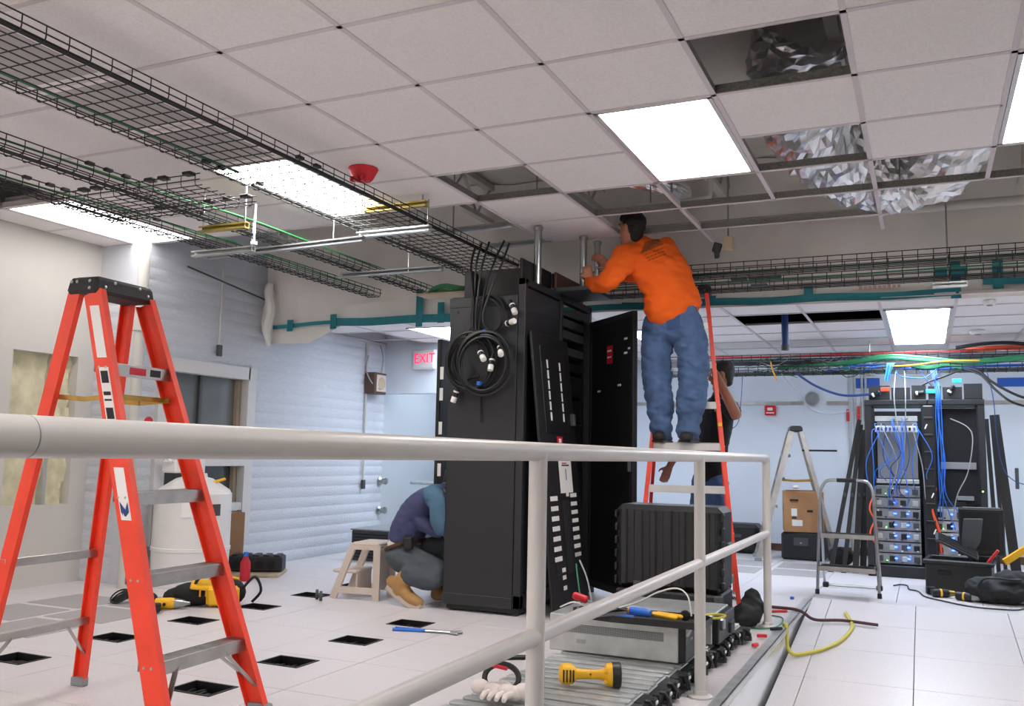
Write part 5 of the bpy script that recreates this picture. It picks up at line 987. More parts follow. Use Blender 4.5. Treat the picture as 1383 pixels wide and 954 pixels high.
for i, p in enumerate(([(-1.2, 9.75, 1.98), (-1.0, 9.7, 1.84), (-.75, 9.6, 1.74), (-.5, 9.5, 1.735), (-.38, 9.45, 1.74)], [(-.6, 9.8, 1.98), (-.45, 9.7, 2.02), (-.3, 9.7, 2.04)], [(-1.35, 9.75, 1.98), (-1.25, 9.7, 1.86), (-1.15, 9.7, 1.74), (-1.05, 9.7, 1.6), (-.85, 9.65, 1.55), (-.6, 9.6, 1.6)], [(-2.1, 9.7, 1.96), (-2.0, 9.65, 1.86), (-1.9, 9.65, 1.90), (-1.85, 9.7, 1.97)], [(-1.75, 9.75, 1.97), (-1.76, 9.7, 1.7), (-1.8, 9.7, 1.45), (-1.95, 9.7, 1.38), (-2.1, 9.7, 1.45)], [(.35, 9.75, 2.0), (.48, 9.7, 1.97), (.6, 9.65, 1.85), (.8, 9.6, 1.72), (1.1, 9.6, 1.6), (1.5, 9.6, 1.3), (1.7, 9.6, .7), (1.72, 9.6, .02)], [(.34, 9.75, 2.0), (.5, 9.7, 1.93), (.62, 9.65, 1.78), (.75, 9.6, 1.66), (1.0, 9.6, 1.55), (1.4, 9.6, 1.2), (1.6, 9.6, .6), (1.6, 9.6, .02)], [(.36, 9.75, 2.0), (.2, 9.65, 1.92), (.05, 9.58, 1.86), (-.05, 9.56, 1.80)], [(.55, 9.75, 2.0), (.6, 9.7, 1.7), (.62, 9.7, 1.3), (.68, 9.7, 1.0), (.85, 9.7, .9), (1.0, 9.7, 1.0), (1.1, 9.7, 1.5), (1.15, 9.75, 2.0)], [(-.25, 9.8, 2.0), (-.2, 9.6, 1.92), (.0, 9.6, 1.9), (.12, 9.7, 1.99)], [(-.03, 9.8, 2.0), (0.02, 9.6, 1.9), (.08, 9.56, 1.8), (.1, 9.5, 1.7)], [(.18, 9.8, 2.0), (.11, 9.6, 1.9), (.1, 9.56, 1.8), (.115, 9.5, 1.7)])):
    m_ = ('blue_dark', 'blue_cable', 'grey_cable', 'grey_cable', 'blue_dark', 'black', 'black', 'black', 'blue_dark', 'blue_cable', 'blue_dark', 'blue_dark')[i]
    cable('hanging_cable', p, (.012, .008, .004, .004, .004, .012, .011, .01, .004, .006, .006, .006)[i], m_, ['thick navy cable sagging from the rear tray to the left open rack', 'blue cable loop on the rear lower tray left of the cyan bunch', 'thin grey cable sagging low between wall light and left rack', 'small grey cable loop hanging at the left end of the rear tray', 'thin navy cable hanging in a hook beside the red wall strobe', 'upper black cable fanning out to the right from the rear tray', 'lower black cable fanning out to the right from the rear tray', 'black cable running left over the rack roof plates', 'thin navy cable hanging right of the leaning poles', 'blue cable bridging over the left rack roof plates', 'left navy cable dropping through the rack roof', 'right navy cable dropping through the rack roof'][i])
for i, (p, a) in enumerate((((-.03, 9.47, 1.745), (1, 0, .15)), ((.24, 9.47, 1.78), (.6, 0, .9)), ((-.42, 9.45, 1.74), (1, 0, .5)))):
    t = thing('cable_plug', ['black plug with cyan tag lying on the middle of the rack roof', 'black plug with cyan tag standing on the right rack roof', 'black plug with orange tag at the left rack corner'][i], 'plug', p, 0, 'tagged plugs on the open racks'); ax = Vector(a); G().lathe([(.012, -.05), (.02, -.03), (.02, .03), (.012, .04)], n=10, ax=ax).build('plug_body', 'black', t); o = G().cbox((0, 0, 0), (.08, .02, .04), .004).build('tag', 'cyan' if i < 2 else 'orange_cable', t); o.location = ax.normalized()*.09; G().lathe([(.021, -.04), (.021, -.02)], n=10, ax=ax).build('plug_ring', 'white_label', t)
# black poles leaning on the left of the racks
for i, (xb_, xt, y0, w_) in enumerate(((-.88, -.60, 9.56, .04), (-.76, -.585, 9.56, .04), (-.655, -.565, 9.60, .055), (-.60, -.55, 9.85, .06))):
    t = thing('leaning_pole', ['first', 'second', 'third', 'fourth'][i]+' black rail leaning left of the open racks, counted from the left', 'rail', (xb_, y0, 0), 0, 'black rails leaning by the racks'); G().beam((0, 0, .012), (xt-xb_, .25, 1.5-.05*i), w_, .03, (1, 0, 0)).build('rail_bar', 'black', t, False); G().cbox((0, 0, .02), (w_+.015, .05, .04), .005).build('rail_foot', 'black_plastic', t); G().cbox(((xt-xb_)*.5, .1, .75), (.02, .04, .04), .004).build('bracket', 'grey_dark', t)
one('red_tip', G().cbox((-.605, 9.80, 1.53), (.03, .03, .05), .005), 'red_label', 'small red tip on top of the leaning black rails', 'cap')
for i, (xb_, xt, zt_, w_) in enumerate(((.60, .555, 1.52, .035), (.66, .60, 1.54, .03), (.75, .625, 1.56, .085))):
    t = thing('leaning_pole', ['thin', 'second thin', 'broad'][i]+' black rail leaning right of the open racks', 'rail', (xb_, 9.85, 0), 0, 'black rails leaning by the racks'); G().beam((0, 0, .012), (xt-xb_, .2, zt_), w_, .04, (1, 0, 0)).build('rail_bar', 'black', t, False); G().cbox((0, 0, .02), (w_+.012, .05, .04), .005).build('rail_foot', 'black_plastic', t)
    if i == 2: G().cbox((.04, .1, .95), (.03, .05, .2), .005).build('bracket', 'grey_dark', t)
# bin with parts, cover, bag, drills
bn = thing('storage_bin', 'large black plastic bin in front of the right open rack', 'bin', (.24, 8.75, 0), math.radians(-6)); g = G()
for (c, d_) in (((0, -.2, .14), (.5, .02, .27)), ((0, .2, .14), (.5, .02, .27)), ((-.24, 0, .14), (.02, .4, .27)), ((.24, 0, .14), (.02, .4, .27)), ((0, 0, .012), (.48, .4, .024))): g.cbox(c, d_, .006)
g.build('bin_shell', 'black_plastic', bn); G().cbox((0, -.215, .255), (.53, .03, .035), .008).cbox((0, .215, .255), (.53, .03, .035), .008).cbox((-.255, 0, .255), (.03, .42, .035), .008).cbox((.255, 0, .255), (.03, .42, .035), .008).build('bin_rim', 'black_plastic', bn); G().cbox((-.1, -.213, .17), (.1, .012, .04), .004).build('hand_hole', 'black_matte', bn)
kb = thing('keyboard', 'dark ribbed keyboard leaning out of the black bin', 'keyboard', (.22, 8.72, .38)); kb.rotation_euler = (.35, .45, .15); G().cbox((0, 0, 0), (.36, .17, .025), .006).build('base', 'grey_dark', kb)
for r_ in range(4): G().cbox((0, -.06+.04*r_, .016), (.33, .03, .012), .004).build('key_row', 'black', kb)
mo = thing('flat_monitor', 'black flat panel standing upright in the bin', 'monitor', (.42, 8.86, .30), math.radians(14)); G().cbox((0, 0, .2), (.36, .05, .40), .012).build('housing', 'black', mo); G().box((-.02, -.027, .21), (.3, .002, .32)).build('screen', 'black_matte', mo); G().cbox((-.1, -.06, .17), (.18, .015, .3), .005, 0, (.2, 0, .35)).build('side_flap', 'grey_dark', mo); G().cbox((0, .0, .405), (.3, .03, .012), .003).build('top_edge', 'steel', mo)
G().cbox((0, 0, -.02), (.2, .12, .05), .006).build('stand', 'black', mo)
one('screwdriver', G().cyl((.44, 8.55, .27), (.52, 8.52, .38), .012, 10).cyl((.40, 8.56, .22), (.44, 8.55, .27), .004, 8), 'red_plastic', 'red-handled screwdriver sticking out of the black bin', 'tool')
one('yellow_level', G().beam((.56, 8.5, .29), (.82, 8.6, .47), .05, .03), 'yellow', 'yellow spirit level lying over the black bag', 'level')
for i, (x, y, a) in enumerate(((.10, 8.28, .3), (.27, 8.16, -.4))):
    t = thing('cordless_drill', ['black cordless drill with yellow ring on the floor left of the bag', 'black cordless drill with pale chuck on the floor before the bag'][i], 'drill', (x, y, .035), a, 'black drills by the bin'); G().lathe([(.02, -.09), (.032, -.08), (.034, .02), (.03, .04)], n=14, ax=(1, 0, 0)).build('motor_housing', 'black', t); G().lathe([(.028, .04), (.022, .08), (.01, .1)], n=14, ax=(1, 0, 0)).build('chuck', ('brass', 'grey_plastic')[i], t); G().cbox((-.05, .07, -.004), (.04, .12, .036), .01).build('grip', 'black', t); G().cbox((-.05, .15, .0), (.07, .05, .06), .006).build('battery_pack', 'black', t); G().lathe([(.0345, -.03), (.0345, -.015)], n=14, ax=(1, 0, 0)).build('ring', 'yellow', t)
# ---- by the rear wall
bc = thing('black_case', 'black hard case under the cardboard box by the rear wall', 'case', (-1.24, 10.62, 0)); G().cbox((0, 0, .15), (.46, .4, .29), .02).build('shell', 'black_plastic', bc); G().cbox((-.02, -.205, .2), (.16, .014, .09), .006).build('latch_plate', 'grey_dark', bc); G().cbox((-.02, -.214, .19), (.02, .01, .02), .003).build('latch', 'steel', bc)
cb = thing('cardboard_box', 'brown cardboard box with white shipping labels on the black case', 'cardboard box', (-1.26, 10.62, .301), math.radians(10)); G().cbox((0, 0, .22), (.42, .36, .44), .005).build('carton', 'cardboard', cb); G().cbox((-.03, .03, .445), (.3, .1, .008), .002).build('flap', 'cardboard', cb)
for (x, z, w_, h_, m_) in ((-.1, .215, .06, .08, 'white_label'), (-.07, .10, .11, .065, 'white_label'), (.065, .23, .06, .025, 'ink')): G().box((x, -.1815, z), (w_, .002, h_)).build('label_sticker' if m_ != 'ink' else 'hand_hole', m_, cb, False)
G().box((-.1, -.1815, .345), (.09, .002, .022)).box((-.1, -.1815, .325), (.08, .002, .005)).box((-.1, -.1815, .155), (.05, .002, .018)).build('printed_text', 'ink', cb, False)
text('XL', .09, 'ink', (-.2115, -.02, .24), (math.pi/2, 0, -math.pi/2), cb, name='printed_text')
one('tape_ball', G().sphere((-1.32, 10.55, .785), (.035, .035, .022)), 'white_plastic', 'small white object on top of the cardboard box', 'object')
bc2 = thing('black_case', 'black rounded case on the floor behind the orange ladder', 'case', (-2.02, 10.95, 0)); G().cbox((0, 0, .17), (.5, .35, .33), .04).build('shell', 'black_plastic', bc2); G().cbox((0, -.18, .2), (.12, .02, .04), .006).build('handle', 'grey_dark', bc2)
bc3 = thing('black_case', 'small black lumpy pouch at the foot of the leaning rails', 'pouch', (-.83, 10.1, 0)); G().sphere((0, 0, .1), (.13, .1, .1)).build('pouch', 'black_matte', bc3); G().tube([(-.05, -.08, .15), (0, -.1, .2), (.05, -.08, .15)], .01, 6).build('strap', 'black', bc3)
# wall fittings
ws = thing('wall_strobe', 'small red fire alarm strobe on the rear wall', 'fire alarm', (-1.71, YB-.03, 1.62)); G().cbox((0, 0, .06), (.13, .05, .12), .008).build('body', 'red_plastic', ws); G().cbox((0, -.03, .075), (.06, .02, .035), .005).build('lens', 'white_label', ws); G().box((0, -.0265, .03), (.09, .002, .012)).build('lettering', 'white_label', ws)
rl_ = thing('round_wall_light', 'round grey caged fitting on the rear wall', 'wall fitting', (-1.22, YB-.02, 1.82)); G().sphere((0, -.04, 0), (.075, .06, .075)).build('dome', 'grey_plastic', rl_); G().lathe([(.085, 0), (.085, .02)], n=20, ax=(0, -1, 0)).build('plate', 'galv', rl_)
for i, (x, l) in enumerate(((-.80, 'leftmost'), (-.74, 'second'), (-.66, 'third'), (-.62, 'rightmost'))): one('wall_conduit', G().cyl((x, YB-.02, .05), (x, YB-.02, FC), .014, 10), 'galv', l+' of four thin grey conduits on the rear wall left of the racks', 'conduit', 'rear wall conduits')
for i, (x, z) in enumerate(((-.82, 1.62), (-.70, 1.66))): one('red_tag', G().box((x, YB-.045, z), (.035, .006, .14)), 'red_cable', ['left red tag hanging on the rear wall conduits', 'right red tag hanging on the rear wall conduits'][i], 'tag', 'red tags on the conduits')
one('blue_tape', G().box((-.60, YB-.004, 2.0), (.27, .003, .12)), 'blue_tape', 'piece of blue painter tape on the rear wall left of the racks', 'tape'); one('blue_tape', G().box((.92, YB-.004, 1.99), (.34, .003, .1)), 'blue_tape', 'piece of blue painter tape on the rear wall at the right edge', 'tape')
one('rubber_rod', G().cyl((-1.22, 10.3, 1.19), (-.86, 10.3, 1.19), .010, 8), 'black', 'short black rod sticking out of the aluminium ladder', 'rod')
# faint red marking on the plastic sheet: drawn as flat print
for k in range(9):
    x = -.42+.034*k; y = plan_y(x)-.062; G().box((x, y, 2.412), (.022, .001, .022 if k % 3 else .03)).build('faded_print', 'faded_ink', sheet, False, world=True)

random.seed(21); g = G()
for k in range(46):
    x0 = random.uniform(-1.75, -.75); y0 = random.uniform(9.72, 10.1); z0 = random.uniform(2.0, 2.12); p = Vector((x0, y0, z0)); pts = [p]
    for q in range(4): p = p+Vector((random.uniform(.02, .16), random.uniform(-.05, .05), random.uniform(-.05, .05))); p.z = min(2.17, max(1.93, p.z)); pts.append(p)
    g.tube(spline(pts, 4), .0035, 4, k % 3)
o = one('wire_tangle', g, ['grey_cable', 'black', 'green_dark'], 'tangle of thin loose wires in the rear trays left of the light', 'wires'); o['kind'] = 'stuff'
# ================================================================== people
from mathutils import noise
def chain(g, pts, side=None, n=18, sub=5, m=0):
    """closed organic tube through (point, radius | (ra, rb)); rounded ends"""
    P_ = [V(p) for p, r in pts]; R_ = [(r, r) if not isinstance(r, (tuple, list)) else r for p, r in pts]
    cen, rad = [], []
    L = len(P_)
    for i in range(L-1):
        a, b, c, d = P_[max(i-1, 0)], P_[i], P_[i+1], P_[min(i+2, L-1)]
        for k in range(sub):
            t = k/sub; cen.append(.5*((2*b)+(c-a)*t+(2*a-5*b+4*c-d)*t*t+(3*b-a-3*c+d)*t**3)); s_ = t*t*(3-2*t); rad.append(tuple(R_[i][q]*(1-s_)+R_[i+1][q]*s_ for q in (0, 1)))
    cen.append(P_[-1]); rad.append(R_[-1])
    t0 = (cen[0]-cen[1]).normalized(); t1 = (cen[-1]-cen[-2]).normalized(); r0 = min(rad[0]); r1 = min(rad[-1])
    cs, rs = [], []
    for a in (1.35, 1.0, .6): cs.append(cen[0]+t0*r0*math.sin(a)); rs.append(tuple(x*math.cos(a) for x in rad[0]))
    cs += cen; rs += rad
    for a in (.6, 1.0, 1.35): cs.append(cen[-1]+t1*r1*math.sin(a)); rs.append(tuple(x*math.cos(a) for x in rad[-1]))
    vs = []; pa = V(side) if side is not None else None
    for i, p in enumerate(cs):
        t = (cs[min(i+1, len(cs)-1)]-cs[max(i-1, 0)]).normalized()
        if pa is None: pa = t.orthogonal()
        a = pa-t*pa.dot(t); a.normalize(); b = t.cross(a); pa = a if side is None else V(side)
        vs += [p+a*(rs[i][0]*math.cos(2*math.pi*k/n))+b*(rs[i][1]*math.sin(2*math.pi*k/n)) for k in range(n)]
    q = len(cs); g.add(vs, [(i*n+k, i*n+(k+1) % n, (i+1)*n+(k+1) % n, (i+1)*n+k) for i in range(q-1) for k in range(n)]+[tuple(range(n-1, -1, -1)), tuple(range((q-1)*n, q*n))], m)
    return g
def organic(name, g, mat, parent=None, voxel=.011, smooth=5, wr=0., ws=9., off=None, ridge=None):
    o = g.build(name, mat, None, False)
    r = o.modifiers.new('r', 'REMESH'); r.mode = 'VOXEL'; r.voxel_size = voxel; r.use_smooth_shade = True
    s_ = o.modifiers.new('s', 'SMOOTH'); s_.factor = .5; s_.iterations = smooth
    bpy.context.view_layer.update()
    me = bpy.data.meshes.new_from_object(o.evaluated_get(bpy.context.evaluated_depsgraph_get())); me.name = name
    old = o.data; o.modifiers.clear(); o.data = me; bpy.data.meshes.remove(old)
    if wr:
        nv = [v.normal.copy() for v in me.vertices]
        for v, n in zip(me.vertices, nv):
            c = v.co; f_ = noise.noise(Vector((c.x*ws, c.y*ws, c.z*ws*1.6)))*.6+noise.noise(Vector((c.x*ws*2.3+5, c.y*ws*2.3, c.z*ws*4)))*.5
            v.co = c+n*wr*(f_-abs(noise.noise(Vector((c.x*ws*.8+c.z*ws*1.4, c.y*ws, c.z*ws*.9+3))))*.7)
    me.shade_smooth()
    if parent is not None:
        o.parent = parent; L = parent.location; o.location = (-L.x, -L.y, -L.z)
    return o
def person(label, loc, g, mat):
    o = organic('person', g, mat, None, .0085, 3)
    for v in o.data.vertices: v.co -= Vector(loc)
    o.location = loc; return tag(o, label, 'person')
def hand(g, wrist, d, nrm, s=1, curl=.8, k=1.):
    """palm plus four fingers and a thumb; d = pointing direction, nrm = back of the hand, s = thumb side"""
    w, d, nrm = V(wrist), V(d).normalized(), V(nrm); nrm = (nrm-d*nrm.dot(d)).normalized(); sd = d.cross(nrm)*s
    chain(g, [(w-d*.02, .024*k), (w+d*.03*k, (.036*k, .019*k)), (w+d*.085*k, (.04*k, .018*k))], side=sd, n=12)
    for i, (o_, L) in enumerate(((.031, .07), (.0105, .08), (-.0105, .074), (-.031, .058))):
        b = w+d*.088*k+sd*o_*k; a1, a2 = curl*.6, curl*1.4; p1 = b+(d*math.cos(a1)-nrm*math.sin(a1))*L*.5*k; p2 = p1+(d*math.cos(a2)-nrm*math.sin(a2))*L*.32*k; a3 = curl*2.1; p3 = p2+(d*math.cos(a3)-nrm*math.sin(a3))*L*.25*k
        chain(g, [(b-d*.02, .0095*k), (b, .0098*k), (p1, .0088*k), (p2, .0082*k), (p3, .0068*k)], n=8, sub=3)
    b = w+d*.03*k+sd*.032*k; p1 = b+(sd*.75+d*.6-nrm*.25).normalized()*.036*k; p2 = p1+(d*.9+sd*.15-nrm*.5).normalized()*.032*k
    chain(g, [(w+d*.02*k+sd*.015*k, .014*k), (b, .0135*k), (p1, .0105*k), (p2, .008*k)], n=8, sub=3)
def head(g, c, f, u, k=1.):
    """skull, jaw, nose, brow, ears, neck stub; f = facing, u = up"""
    c, f, u = V(c), V(f).normalized(), V(u); u = (u-f*u.dot(f)).normalized(); s_ = f.cross(u)
    def P(a, b, d): return c+f*a*k+u*b*k+s_*d*k
    chain(g, [(P(-.02, .02, 0), (.072*k, .072*k)), (P(.012, .02, 0), (.072*k, .085*k))], side=s_)
    chain(g, [(P(-.015, .06, 0), (.066*k, .07*k)), (P(.0, -.03, 0), (.07*k, .085*k)), (P(.032, -.085, 0), (.048*k, .048*k))], side=s_)
    chain(g, [(P(.085, .015, 0), .008*k), (P(.102, -.018, 0), .0125*k), (P(.09, -.03, 0), .012*k)], n=8)
    chain(g, [(P(.078, .03, -.035), .011*k), (P(.088, .03, 0), .012*k), (P(.078, .03, .035), .011*k)], n=8)
    chain(g, [(P(.078, -.058, -.018), .007*k), (P(.085, -.058, 0), .009*k), (P(.078, -.058, .018), .007*k)], n=8)
    chain(g, [(P(.068, -.1, -.01), .016*k), (P(.07, -.1, .01), .016*k)], n=8)
    for q in (-1, 1): chain(g, [(P(-.005, .02, q*.076), (.012*k, .018*k)), (P(-.008, -.0, q*.082), (.008*k, .022*k)), (P(.0, -.03, q*.074), .009*k)], side=s_, n=8)
    return P
def face_bits(P, parent, loc):
    L = Vector(loc)
    for q in (-1, 1):
        G().sphere(P(.076, .008, q*.032)-L, .011, n=10).build('eye', 'white_label', parent); G().sphere(P(.084, .008, q*.033)-L, .0055, n=8).build('pupil', 'ink', parent)
        G().tube([P(.084, .032, q*.02)-L, P(.086, .036, q*.035)-L, P(.074, .03, q*.052)-L], .004, 6).build('eyebrow', 'hair', parent)
    G().tube([P(.088, -.057, -.02)-L, P(.094, -.058, 0)-L, P(.088, -.057, .02)-L], .003, 6).build('mouth', 'skin_dark', parent)
# ---- man in the orange shirt on the ladder
L1 = (-1.69, 6.62, 1.197)
sh1, sh2 = Vector((-1.975, 6.31, 2.555)), Vector((-1.735, 6.51, 2.645)); acr = (sh2-sh1).normalized()
g = G(); F1 = Vector((-.80, .30, .12)); P = head(g, (-1.945, 6.345, 2.765), F1, (-.25, -.02, 1), 1.02)
chain(g, [((-1.86, 6.41, 2.62), .06), ((-1.92, 6.375, 2.69), .054), ((-1.955, 6.36, 2.745), .056)])
chain(g, [((-1.69, 6.53, 2.2), (.13, .09)), ((-1.72, 6.5, 2.36), (.12, .085)), ((-1.79, 6.45, 2.52), (.13, .085)), ((-1.86, 6.41, 2.61), (.12, .06))], side=acr)
for (a, b, c_) in (((-1.79, 6.55, 2.17), (-1.80, 6.60, 1.74), (-1.79, 6.62, 1.28)), ((-1.60, 6.55, 2.19), (-1.545, 6.60, 1.735), (-1.585, 6.62, 1.28))): chain(g, [(a, .075), (b, .055), (c_, .04)])
chain(g, [(sh1, .055), ((-2.08, 6.20, 2.345), .042), ((-2.235, 6.30, 2.385), .03)]); hand(g, (-2.25, 6.31, 2.40), (-.28, .12, .75), (.3, -.95, 0), -1, 1.0)
chain(g, [(sh2, .055), ((-1.95, 6.60, 2.47), .045), ((-2.03, 6.58, 2.46), .042), ((-2.15, 6.48, 2.52), .03)]); hand(g, (-2.165, 6.475, 2.53), (-.5, .1, .45), (.3, .9, .2), 1, .9)
m1 = person('man in an orange long-sleeved shirt and jeans standing on the tall ladder', L1, g, 'skin'); face_bits(P, m1, L1)
g = G(); chain(g, [((-1.683, 6.54, 2.20), (.228, .165)), ((-1.69, 6.53, 2.26), (.222, .16)), ((-1.71, 6.515, 2.35), (.207, .15)), ((-1.765, 6.47, 2.47), (.218, .15)), ((-1.83, 6.425, 2.58), (.205, .125)), ((-1.875, 6.40, 2.645), (.10, .075))], side=acr, n=26)
chain(g, [(sh2+Vector((.01, .0, -.03)), .095), (sh1+Vector((0, .01, -.01)), .09)])
chain(g, [(sh1, .10), ((-2.01, 6.25, 2.46), .095), ((-2.07, 6.20, 2.355), .085), ((-2.15, 6.24, 2.345), .072), ((-2.235, 6.295, 2.375), .055)])
chain(g, [(sh2, .085), ((-1.86, 6.57, 2.54), .075), ((-1.96, 6.60, 2.475), .068), ((-2.05, 6.56, 2.47), .058)])
shirt = organic('shirt', g, 'orange_shirt', m1, .010, 4, .02, 6.)
g = G()
chain(g, [((-1.79, 6.555, 2.14), (.105, .11)), ((-1.80, 6.56, 2.05), .118), ((-1.815, 6.59, 1.9), .12), ((-1.82, 6.60, 1.74), .115), ((-1.805, 6.62, 1.5), .108), ((-1.79, 6.62, 1.34), .086), ((-1.79, 6.625, 1.285), .088)])
chain(g, [((-1.59, 6.555, 2.15), (.105, .11)), ((-1.575, 6.56, 2.05), .118), ((-1.55, 6.59, 1.9), .123), ((-1.54, 6.60, 1.735), .118), ((-1.56, 6.62, 1.5), .11), ((-1.585, 6.62, 1.34), .09), ((-1.585, 6.625, 1.285), .092)])
chain(g, [((-1.69, 6.55, 2.05), (.205, .13)), ((-1.685, 6.545, 2.16), (.2, .125))], side=(1, 0, .05), n=26)
jeans = organic('jeans', g, 'denim', m1, .010, 3, .022, 8.)
def patch(parent, host, name, mat, corners, dirv, n=8):
    """cloth patch laid onto a garment: grid projected on it by the ray towards dirv"""
    bpy.context.view_layer.update(); a, b, c_, d_ = [Vector(p) for p in corners]; dv = Vector(dirv).normalized(); vs = []; inv = host.matrix_world.inverted(); ok = True
    for j in range(n+1):
        for i in range(n+1):
            p = (a*(1-i/n)+b*(i/n))*(1-j/n)+(d_*(1-i/n)+c_*(i/n))*(j/n)
            h, loc, nn, _ = host.ray_cast(inv @ (p-dv*.5), inv.to_3x3() @ dv)
            vs.append((host.matrix_world @ loc)-dv*.0035 if h else None)
    idx = {}; g = G(); V_ = []
    for k, v in enumerate(vs):
        if v is not None: idx[k] = len(V_); V_.append(v)
    F_ = []
    for j in range(n):
        for i in range(n):
            q = [j*(n+1)+i, j*(n+1)+i+1, (j+1)*(n+1)+i+1, (j+1)*(n+1)+i]
            if all(t in idx for t in q): F_.append([idx[t] for t in q])
    if not F_: return
    g.add(V_, F_); o = g.build(name, mat, None); o.parent = parent; L = parent.location; o.location = (-L.x, -L.y, -L.z); return o
m1.matrix_world; bpy.context.view_layer.update()
vd = Vector((-.25, .94, .2))
# back print of the shirt: dark peak and lines of small type
patch(m1, shirt, 'shirt_print', 'shirt_print', [(-1.83, 6.2, 2.545), (-1.66, 6.2, 2.60), (-1.70, 6.2, 2.645), (-1.80, 6.2, 2.63)], vd, 8)
for k in range(3):
    for q in range(5):
        x0 = -1.80+.028*q+.012*k; z0 = 2.525-.022*k+.009*q; patch(m1, shirt, 'print_line', 'shirt_print', [(x0, 6.2, z0), (x0+.022, 6.2, z0+.007), (x0+.022, 6.2, z0+.014), (x0, 6.2, z0+.007)], vd, 2)
for (x0, x1, z0, z1) in ((-1.845, -1.735, 1.95, 2.06), (-1.645, -1.535, 1.96, 2.07)):
    patch(m1, jeans, 'back_pocket', 'denim_seam', [(x0+.01, 6.2, z0), (x1-.01, 6.2, z0), (x1, 6.2, z1), (x0, 6.2, z1)], vd, 6)
0 and patch(m1, jeans, 'waistband', 'denim_seam', [(-1.88, 6.2, 2.205), (-1.49, 6.2, 2.225), (-1.49, 6.2, 2.25), (-1.88, 6.2, 2.23)], vd, 14)
g = G(); chain(g, [(P(-.035, .045, 0), (.084, .088)), (P(-.0, .06, 0), (.082, .08)), (P(.045, .075, 0), (.06, .05))], side=F1.cross(Vector((0, 0, 1)))); HS = F1.cross(Vector((0, 0, 1))); chain(g, [(P(-.04, .01, 0), (.08, .075)), (P(-.045, -.05, 0), (.062, .05))], side=HS)
organic('hair', g, 'hair', m1, .007, 3, .004, 30)
for x in (-1.79, -1.585):
    g = G(); chain(g, [((x, 6.53, 1.235), (.045, .036)), ((x, 6.62, 1.243), (.048, .042)), ((x, 6.72, 1.232), (.05, .032)), ((x, 6.80, 1.226), (.045, .026))], side=(1, 0, 0)); chain(g, [((x, 6.60, 1.24), .045), ((x, 6.60, 1.31), .05)]); organic('shoe', g, 'boot_dark', m1, .008, 3)
    o = G().cbox((x, 6.66, 1.203), (.09, .30, .014), .006).build('sole', 'black', None); o.parent = m1; o.location = [-v for v in L1]
# ---- man kneeling behind the cabinet
L2 = (-3.36, 5.76, 0)
g = G(); F2 = Vector((.75, .55, -.45)); P = head(g, (-3.14, 5.94, .865), F2, (.45, .1, .9), .98)
chain(g, [((-3.2, 5.87, .80), .058), ((-3.17, 5.90, .83), .055)])
chain(g, [((-3.45, 5.80, .38), (.12, .09)), ((-3.42, 5.80, .52), (.12, .08)), ((-3.32, 5.83, .70), (.13, .08)), ((-3.2, 5.86, .79), (.12, .06))], side=(0, 1, 0))
chain(g, [((-3.17, 5.72, .755), .05), ((-3.14, 5.70, .60), .042), ((-3.13, 5.80, .50), .03)]); hand(g, (-3.128, 5.815, .49), (.1, .8, -.35), (0, .3, .9), 1, .7)
chain(g, [((-3.2, 6.0, .76), .05), ((-3.14, 6.08, .6), .042), ((-3.13, 6.15, .5), .03)]); hand(g, (-3.13, 6.165, .49), (.1, .8, -.3), (0, .3, .9), -1, .7)
for (a, b, c_) in (((-3.45, 5.70, .35), (-3.17, 5.76, .25), (-3.40, 5.67, .2)), ((-3.45, 5.90, .35), (-3.2, 6.0, .42), (-3.28, 5.97, .1))): chain(g, [(a, .07), (b, .05), (c_, .04)])
m2 = person('man in navy and teal shirt kneeling behind the left edge of the tall cabinet', L2, g, 'skin'); face_bits(P, m2, L2)
g = G(); chain(g, [((-3.475, 5.80, .46), (.165, .12)), ((-3.43, 5.80, .56), (.18, .12)), ((-3.36, 5.82, .68), (.19, .115)), ((-3.26, 5.85, .765), (.18, .09)), ((-3.2, 5.87, .80), (.11, .07))], side=(0, 1, 0), n=24); chain(g, [((-3.32, 5.76, .6), (.1, .06)), ((-3.2, 5.78, .52), (.08, .05))], side=(0, 1, 0))
organic('vest', g, 'shirt_navy', m2, .01, 5, .01, 8)
g = G(); chain(g, [((-3.22, 5.73, .775), .078), ((-3.165, 5.715, .74), .075), ((-3.145, 5.70, .62), .066), ((-3.14, 5.73, .55), .058)]); chain(g, [((-3.22, 5.98, .775), .078), ((-3.18, 6.01, .74), .072), ((-3.15, 6.07, .62), .062), ((-3.14, 6.11, .55), .055)]); chain(g, [((-3.22, 5.74, .79), .07), ((-3.22, 5.97, .79), .07)]); chain(g, [((-3.2, 5.87, .8), .07), ((-3.175, 5.895, .825), .064)])
organic('sleeves', g, 'shirt_blue', m2, .009, 4, .008, 9)
g = G(); chain(g, [((-3.49, 5.80, .40), (.158, .105)), ((-3.475, 5.80, .46), (.155, .108))], side=(0, 1, 0), n=22); organic('undershirt', g, 'white_cloth', m2, .01, 4, .006, 9)
g = G(); chain(g, [((-3.45, 5.80, .35), (.168, .115)), ((-3.47, 5.80, .40), (.162, .11))], side=(0, 1, 0), n=22)
chain(g, [((-3.46, 5.71, .33), .105), ((-3.32, 5.73, .30), .095), ((-3.185, 5.76, .255), .08), ((-3.19, 5.73, .19), .075), ((-3.27, 5.69, .20), .08), ((-3.335, 5.672, .225), .086)]); chain(g, [((-3.46, 5.89, .33), .1), ((-3.32, 5.95, .38), .09), ((-3.2, 5.995, .40), .075), ((-3.22, 5.985, .25), .066), ((-3.275, 5.975, .12), .058)])
organic('trousers', g, 'pants_grey', m2, .01, 5, .012, 8)
